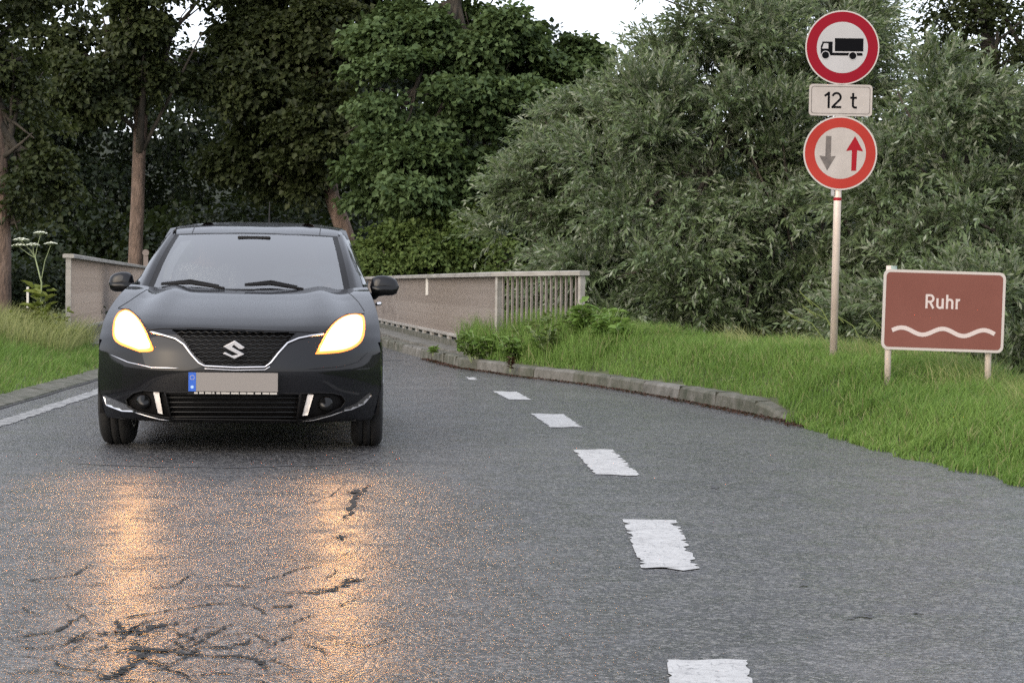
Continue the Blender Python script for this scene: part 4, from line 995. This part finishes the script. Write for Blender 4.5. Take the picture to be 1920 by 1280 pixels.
for sg in (-1, 1):
    # A pillar: strip from the windscreen edge round to the side
    P = []; G = []; RL = []
    for i in range(15):
        t = i / 14; a = Vector(ws(1.03, t)); o1 = Vector((.700 + (.585 - .700) * t, a.y + .045, a.z + .012)); o2 = Vector((.745 + (.607 - .745) * t, a.y + .13, a.z - .004))
        P.append([(sg * v.x, v.y, v.z) for v in (a, a.lerp(o1, .5) + Vector((0, -.005, .008)), o1, o2)])
    MB().grid(P if sg > 0 else [r[::-1] for r in P]).build("front_pillar", MA['car_paint'], car, smooth=True)
    # side glass and roof rail
    for i, y in enumerate(np.linspace(1.28, 3.5, 20)):
        tt = (y - 1.345) / .80
        top = (.607, min(1.345, .955 + .385 * max(0, min(1, (y - 1.345) / .86)))) if y < 2.2 else (.60 - .03 * max(0, y - 2.8) / .7, 1.352 - .03 * max(0, y - 2.9) / .6)
        if y < 2.2: f = max(0, min(1, (y - 1.345) / .86)); tx = .745 + (.607 - .745) * f; tz_ = .951 + .385 * f
        else: tx, tz_ = top
        bz = side_ztop(y); bx = wz(min(bz, 1.0)) - .01
        tz_ = max(tz_, bz + .002)
        G.append([(sg * (bx + (tx - bx) * k / 6 + .02 * math.sin(PI * k / 6)), y, bz + (tz_ - bz) * k / 6) for k in range(7)])
        if y >= 1.9:
            zr = pchip(RY, RZ, max(1.8, y)) - .035; wr = pchip(RY, RW, max(1.8, y)); RL.append([(sg * tx, y, tz_), (sg * (tx + .004), y, tz_ + .02), (sg * wr, y + .001, zr + .001)])
    MB().grid(G if sg > 0 else [r[::-1] for r in G]).build("side_window", MA['side_glass'], car, smooth=True)
    MB().grid(RL).build("roof_rail", MA['car_paint'], car, smooth=True)
    MB().tube([(sg * (wz(.99) + .0), y, side_ztop(y) + .004) for y in np.linspace(1.3, 3.4, 12)], .006, 6).build("window_trim", MA['trim_black'], car)
    # door handle
    MB().tube([(sg * (wz(.86) + .012), 2.25, .865), (sg * (wz(.86) + .035), 2.30, .868), (sg * (wz(.86) + .035), 2.42, .868), (sg * (wz(.86) + .012), 2.46, .865)], .013, 8).build("door_handle", MA['chrome'], car, smooth=True)
# antenna
MB().tube([(.03, 3.05, 1.425), (.03, 3.10, 1.60)], [.006, .0035], 6).build("antenna", MA['trim_black'], car)
# mirrors
for sg, px0, px1, pyc in ((-1, 206, 250, 531), (1, 694, 748, 538)):
    c = CI @ at((px0 + px1) / 2, pyc, 13.15); hw = .096 if sg > 0 else .084
    mb = MB(); P = []
    for i in range(13):
        u = -1 + 2 * i / 12; r = []
        for k in range(21):
            a = 2 * PI * k / 20; e = 2.8
            ca, sa = math.cos(a), math.sin(a); q = max(0, 1 - abs(u) ** 4.0) ** .5 * (.88 + .12 * sg * u * -1)
            q = min(1, q * 1.04); r.append((hw * u, .052 * q * math.copysign(abs(ca) ** (2 / e), ca) - .01 * (1 - u * u), .072 * q * math.copysign(abs(sa) ** (2 / e), sa) + .010 * (1 - abs(u)) ))
        P.append(r)
    mb.grid(P); mr = mb.build("wing_mirror", MA['car_paint'], car, smooth=True, loc=c)
    lo = MB(); P2 = [[(x * 1.012, y * 1.02 - .001, z * 1.01) if z < .004 else (x * 1.0, y * 1.0, min(z, .004)) for (x, y, z) in r] for r in P[1:-1]]
    lo.grid(P2).build("mirror_shell", MA['gloss_black'], mr, smooth=True)
    foot = Vector((sg * (wz(.95) - .02), c.y + .03, .955))
    MB().tube([c + Vector((-sg * .045, 0, -.035)), c.lerp(foot, .55) + Vector((0, 0, -.045)), foot + Vector((0, 0, -.03))], [.026, .022, .030], 10).build("mirror_arm", MA['gloss_black'], car, smooth=True)
# hood shut line, headlights, grille, trim
for pts in ([(222, 577), (240, 566), (262, 551), (275, 543)], [(683, 583), (672, 566), (660, 554), (652, 548)]):
    line_on(pts, .0025, "shut_line", MA['trim_black'], off=.0005, step=4)
line_on([(222, 578), (243, 580), (262, 596), (278, 619), (300, 616), (370, 615), (438, 617.5), (500, 620), (560, 622), (606, 624), (628, 601), (650, 589), (683, 588)], .0035, "hood_gap", MA['trim_black'], off=.0005, step=5)
for poly, nm in ((HL, "headlight"), (HRt, "headlight")):
    tip = max(range(len(poly)), key=lambda i: poly[i][1]); q = poly[tip:] + poly[:tip]
    for _ in range(2):
        n_ = [q[0]]
        for i in range(len(q)):
            a, b = q[i], q[(i + 1) % len(q)]
            if i > 0: n_.append((a[0] * .75 + b[0] * .25, a[1] * .75 + b[1] * .25))
            if i < len(q) - 1: n_.append((a[0] * .25 + b[0] * .75, a[1] * .25 + b[1] * .75))
        q = n_
    poly = q
    cx = sum(p[0] for p in poly) / len(poly); cy = sum(p[1] for p in poly) / len(poly)
    hl = patch(poly, .004, nm, MA['lamp_edge'], step=5, dome=.004, rim=.02)
    inner = [(cx + (x - cx) * .87, cy - 1 + (y - cy) * .90) for x, y in poly]
    patch(inner, .0105, "glow_falloff", MA['lamp_mid'], parent=hl, step=5, dome=.004)
    inner = [(cx + (x - cx) * .82, cy - 2 + (y - cy) * .81) for x, y in poly]
    patch(inner, .016, "lamp_glow", MA['lamp'], parent=hl, step=5, dome=.006)
grp = patch(GR, -.06, "grille_backing", MA['trim_black'], step=9)
nl = 0
for k in range(9):
    y = 623 + k * 7.6; seg = []
    xs_ = [x for x in np.arange(315, 565, 2.0) if inside((x, y), GR)]
    if len(xs_) < 4: continue
    line_on([(x, y + 1.6 * math.sin(x * .42 + k * PI)) for x in xs_[::2]], .0050, "grille_slat", MA['gloss_black'], off=-.022, step=5)
for k in range(5):
    y = 745 + k * 9.0; line_on([(313 + k * 1.5, y), (560 - k, y + .5)], .0055, "intake_slat", MA['gloss_black'], off=-.03, step=8)
patch(LOW, -.07, "intake_backing", MA['trim_black'], step=12)
line_on([(309, 735), (564, 738), (558, 788), (321, 785)], .006, "intake_frame", MA['trim_black'], off=.0, step=8, closed=True)
# chrome V trim
V1 = [(283, 622), (305, 628), (329, 635), (345, 646), (358, 664), (372, 680), (383, 686), (440, 689), (497, 688), (508, 680), (522, 662), (539, 643), (560, 634), (585, 629), (606, 626)]
line_on(V1, .0068, "chrome_trim", MA['chrome'], off=.007, step=4)
line_on([(383, 691), (440, 694), (497, 693), (506, 687)], .0045, "chrome_trim", MA['chrome'], off=.004, step=4)
# lip lines under the headlights
line_on([(206, 664), (240, 679), (285, 689), (335, 690)], .0045, "bumper_crease", MA['chrome'], off=.0015, step=5, taper=True)
line_on([(690, 660), (672, 678), (640, 687), (575, 692)], .003, "bumper_crease", MA['car_paint'], off=.0015, step=5, taper=True)
for poly, bar, sg in ((FL, [(287, 734.5), (298, 735), (305, 776), (296, 774)], -1), (FR, [(577, 739), (588, 739.5), (577, 778), (567, 779)], 1)):
    pb = patch(poly, -.028, "fog_pocket", MA['trim_black'], step=8)
    line_on(poly, .0045, "pocket_rim", MA['trim_black'], off=.001, step=6, closed=True)
    cx, cy = (270, 752) if sg < 0 else (610, 756)
    q = on_car(cx, cy, -.012)
    MB().lathe([(-.02, 0), (-.02, .036), (0.0, .045), (.012, .045), (.012, 0)], 24, 'y').build("fog_lamp", MA['gloss_black'], car, smooth=True, loc=q)
    patch(bar, .002, "light_strip", mat("strip_white", (.72, .66, .60), .3), step=4, rim=.02)
patch([(192, 740), (200, 742), (246, 762), (252, 772), (228, 771), (199, 760)], .003, "corner_trim", MA['chrome'], step=5, rim=.01)
line_on([(250, 772), (280, 781), (300, 786), (318, 788)], .004, "lower_lip", MA['chrome'], off=.001, step=6, taper=True)
patch([(694, 734), (697, 741), (684, 757), (660, 768), (644, 771), (646, 764), (668, 755)], .003, "corner_trim", mat("dull_trim", (.20, .19, .185), .3, .9), step=5, rim=.01)
line_on([(646, 770), (620, 779), (590, 787), (565, 790)], .0035, "lower_lip", MA['sign_back'], off=.001, step=6, taper=True)
# emblem
em = [(775, 490), (1015, 650), (950, 695), (880, 690), (755, 592), (705, 640), (1005, 810), (770, 925), (490, 800), (560, 770), (720, 850), (870, 830), (640, 712), (505, 635)]
ec = on_car(438.5, 655.5, .016); kx = 1 / 12.8 / 320
eo = MB().prism([((x - 752) * kx, (708 - z) * kx) for x, z in em], -.006, .004).build("emblem", MA['chrome'], car, loc=ec, bevel=.0015)
# number plate
pc = on_car(437.5, 718.5, .03); npl = MB().box((0, 0, 0), (.262, .010, .066)).build("plate_holder", MA['trim_black'], car, loc=pc)
MB().box((0, 0, 0), (.258, .002, .055)).build("plate_face", mat("plate_face", (.20, .18, .165), .4), npl, loc=(0, -.0125, .008))
eu = MB().box((0, 0, 0), (.0215, .0012, .0548)).build("blue_band", mat("plate_blue", (.012, .085, .42), .4), npl, loc=(-.2362, -.0145, .008))
st = MB()
for k in range(12):
    a = 2 * PI * k / 12; st.add([(math.cos(a) * .012 + math.cos(b) * .0022, 0, math.sin(a) * .012 + math.sin(b) * .0022) for b in [R_(j * 72) for j in range(5)]], [(0, 1, 2, 3, 4)])
st.build("star_ring", mat("plate_yellow", (.5, .42, .25), .5), npl, loc=(-.2362, -.0162, .033))
MB().add([(x, 0, z) for x, z in disc(.009, 20)], [tuple(range(20))]).build("seal", mat("plate_pale", (.35, .5, .75), .5), npl, loc=(-.2362, -.0162, -.022))
tx = MB(); rnd = random.Random(3); x = -.225
while x < .24:
    w = rnd.uniform(.012, .05); tx.add([(x, 0, -.005), (x + w, 0, -.005), (x + w, 0, .005), (x, 0, .005)], [(0, 1, 2, 3)]); x += w + rnd.uniform(.004, .012)
tx.build("holder_strip", mat("holder_print", (.45, .42, .38), .5), npl, loc=(0, -.0112, -.0565))
# wipers
def wpt(s, t, lift): q = Vector(ws(s, t)); return q + Vector((0, -.02, .02)) * lift
for (s0, t0, s1, t1) in ((-.88, .045, -.28, .035), (-.02, .045, .50, .035)):
    MB().tube([wpt(s0, t0, .9), wpt((s0 + s1) / 2, .075, 1.1), wpt(s1, t1 - .01, .8)], [.006, .011, .007], 6).build("wiper", MA['trim_black'], car)
    MB().tube([wpt(s0, t0 - .015, .9), wpt((s0 + s1) / 2, .045, 1.1), wpt(s1 + .06, t1 - .045, .8)], [.007, .010, .009], 6).build("wiper", MA['trim_black'], car)
MB().tube([wpt(-.2, 0.0, 0) + Vector((0, -.02, .0)), wpt(-.1, -.005, 0) + Vector((0, -.035, 0)), wpt(.08, 0, 0) + Vector((0, -.03, 0))], .004, 6).build("cowl_line", MA['trim_black'], car)
# interior: dashboard, seats, wheel, inside mirror
MB().grid([[(x, 1.05 + .02 + dy, .93 + dz) for x in np.linspace(-.60, .60, 9)] for dy, dz in ((.05, 0), (.25, .035), (.45, .03), (.52, -.05), (.54, -.3))]).build("dashboard", MA['interior'], car, smooth=True)
for sx in (-.34, .34):
    st_ = MB().box((0, 0, 0), (.23, .06, .30)).build("seat_back", MA['interior'], car, bevel=.04, loc=(sx, 2.35, .85)); st_.rotation_euler = (R_(-14), 0, 0)
    MB().box((0, 0, 0), (.23, .25, .07)).build("seat_cushion", MA['interior'], car, bevel=.03, loc=(sx, 2.08, .55))
    MB().box((0, 0, 0), (.12, .04, .085)).build("headrest", MA['interior'], car, bevel=.03, loc=(sx, 2.45, 1.235))
MB().box((0, 0, 0), (.55, .06, .28)).build("rear_seat", MA['interior'], car, bevel=.04, loc=(0, 3.15, .85))
MB().grid([[(pchip(RY, RW, y) * .985 * q, y + .15 * q * q * max(0, 1 - (y - 1.8) / .5) + .03, pchip(RY, RZ, y) - .030 - .035 * abs(q) ** 3) for q in np.linspace(-1, 1, 13)] for y in np.linspace(1.8, 3.4, 9)]).build("headliner", mat("headliner", (.22, .22, .22), .9), car)
MB().box((0, 0, 0), (.11, .012, .03)).build("inside_mirror", MA['trim_black'], car, bevel=.01, loc=(0, 1.72, 1.285))
sw = MB(); sw.tube([(.18 * math.cos(a), 0, .18 * math.sin(a)) for a in np.linspace(0, 2 * PI, 25)], .015, 8); sw.tube([(-.17, 0, 0), (0, .02, 0), (.17, 0, 0)], .014, 6); sw.tube([(0, .02, 0), (0, .01, -.17)], .014, 6)
so = sw.build("steering_wheel", MA['trim_black'], car, smooth=True, loc=(.34, 1.68, .90)); so.rotation_euler = (R_(-22), 0, 0)
# wheels
for y, sgs in ((.78, (-1, 1)), (3.30, (-1, 1))):
    for sg in sgs:
        wr = empty("wheel", (sg * .765, y, .31)); wr.parent = car
        if y < 1: wr.rotation_euler = (0, 0, 0)
        w = .095; prof = [(-w * .9, .21), (-w, .24), (-w * 1.02, .275), (-w * .86, .302), (-w * .6, .31), (-w * .3, .312), (-w * .28, .304), (-w * .22, .304), (-w * .2, .312), (w * .2, .312), (w * .22, .304), (w * .28, .304), (w * .3, .312), (w * .6, .31), (w * .86, .302), (w * 1.02, .275), (w, .24), (w * .9, .21)]
        MB().lathe(prof, 48).build("tyre", MA['rubber'], wr, smooth=True)
        rim = MB().lathe([(-w * .9, .19), (-w * .9, .212), (w * .95, .212), (w * .95, .195), (w * .5, .18), (w * .5, .17), (-w * .5, .17)], 40)
        for k in range(5):
            a = 2 * PI * k / 5; rim.tube([(sg * w * .7, 0, 0), (sg * w * .8, math.cos(a) * .19, math.sin(a) * .19)], [.035, .025], 6)
        rim.build("rim", mat("alloy", (.35, .35, .36), .35, .9) if y < 1 and sg < 0 else bpy.data.materials["alloy"], wr, smooth=True)
# inner arch liners
for sg in (-1, 1):
    for cy in (.78, 3.3):
        MB().grid([[(sg * x, cy + .35 * math.cos(a), .31 + .35 * math.sin(a)) for x in (.50, .84)] for a in np.linspace(-.3, PI + .3, 20)]).build("arch_liner", MA['trim_black'], car, smooth=True)
# headlamp light: low beams of the lit lamps
for (px, py) in ((247, 615), (640, 622)):
    q = on_car(px, py, .10); ld = bpy.data.lights.new("headlamp_beam", 'SPOT'); ld.energy = 14; ld.color = (1, .43, .105); ld.spot_size = R_(60); ld.spot_blend = 1.0; ld.shadow_soft_size = .02
    lo = bpy.data.objects.new("headlamp_beam", ld); C.objects.link(lo); lo.parent = car; lo.location = q
    lo.rotation_euler = Vector((0, 1, .085)).to_track_quat('Z', 'Y').to_euler()

# occupants behind the windscreen
def person(label, x, shirt, hair, arm_to):
    root = empty("person", CM @ Vector((x, 2.12, .60)), (0, 0, YAW), label=label, cat="person", group="people in the car")
    me = bpy.data.meshes.new("body_skin"); sgn = 1
    V = [(0, 0, 0), (0, .06, .2), (0, .10, .40), (0, .11, .50), (0, .09, .58), (0, .07, .64), (0, .06, .71)]
    Rr = [.15, .14, .16, .12, .055, .075, .095]; Ed = [(i, i + 1) for i in range(6)]
    V2 = []
    for sg in (-1, 1):
        b = len(V); tgt = arm_to[sg]
        V += [(sg * .17, .10, .48), (sg * .24, -.05, .27), tgt, (tgt[0], tgt[1] - .07, tgt[2] + .02)]; Rr += [.06, .045, .034, .036]
        Ed += [(3, b), (b, b + 1), (b + 1, b + 2), (b + 2, b + 3)]
        b = len(V); V += [(sg * .11, -.22, .02), (sg * .12, -.48, .0)]; Rr += [.085, .065]; Ed += [(0, b), (b, b + 1)]
    me.from_pydata(V, Ed, []); o = link("body", me, mat("skin", (.42, .26, .19), .6) if "skin" not in bpy.data.materials else bpy.data.materials["skin"], root)
    m = o.modifiers.new("skin", 'SKIN')
    for i, r in enumerate(Rr): me.skin_vertices[0].data[i].radius = (r, r * (.75 if i < 4 else 1))
    me.skin_vertices[0].data[0].use_root = True
    s = o.modifiers.new("sub", 'SUBSURF'); s.levels = 1; s.render_levels = 2
    # shirt: torso and sleeves, slightly larger
    me2 = bpy.data.meshes.new("shirt"); V3 = [(0, 0, 0), (0, .06, .2), (0, .10, .40), (0, .11, .495)]; R3 = [.165, .155, .175, .125]; E3 = [(0, 1), (1, 2), (2, 3)]
    for sg in (-1, 1):
        b = len(V3); V3 += [(sg * .17, .10, .48), (sg * .22, -.01, .33)]; R3 += [.075, .062]; E3 += [(3, b), (b, b + 1)]
    me2.from_pydata(V3, E3, []); o2 = link("shirt", me2, shirt, root)
    m = o2.modifiers.new("skin", 'SKIN')
    for i, r in enumerate(R3): me2.skin_vertices[0].data[i].radius = (r, r * (.78 if i < 4 else 1))
    me2.skin_vertices[0].data[0].use_root = True
    s = o2.modifiers.new("sub", 'SUBSURF'); s.levels = 1; s.render_levels = 2
    # hair cap, nose, eyes, mouth, ears
    hm = MB(); P = []
    for i in range(9):
        a = i / 8 * R_(100); P.append([(.088 * math.sin(a) * math.cos(b), .075 + .10 * math.sin(a) * math.sin(b), .70 + .118 * math.cos(a)) for b in np.linspace(R_(-20), R_(200), 17)])
    hm.grid(P).build("hair", hair, root, smooth=True)
    MB().tube([(0, -.035, .71), (0, -.058, .675), (0, -.04, .668)], [.008, .014, .008], 6).build("nose", bpy.data.materials["skin"], root, smooth=True)
    for sg in (-1, 1):
        MB().lathe([(-.004, 0), (-.003, .010), (.003, .010), (.004, 0)], 10, 'y', (sg * .032, -.026, .705)).build("eye", MA['gloss_black'], root)
        MB().lathe([(-.012, 0), (-.01, .025), (.01, .025), (.012, 0)], 10, 'x', (sg * .086, .075, .69)).build("ear", bpy.data.materials["skin"], root, smooth=True)
    MB().tube([(-.022, -.022, .640), (0, -.03, .637), (.022, -.022, .640)], .005, 6).build("mouth", mat("lips", (.3, .12, .1), .5), root)
    return root
person("driver holding the steering wheel behind the windscreen", .34, mat("pale_blue_shirt", (.40, .50, .52), .8), mat("brown_hair", (.05, .03, .02), .7), {-1: (-.15, -.36, .36), 1: (.15, -.36, .36)})
person("front passenger in a white top behind the windscreen", -.34, mat("white_top", (.70, .70, .70), .8), mat("dark_hair", (.03, .02, .015), .7), {-1: (-.16, -.30, .10), 1: (.14, -.30, .10)})
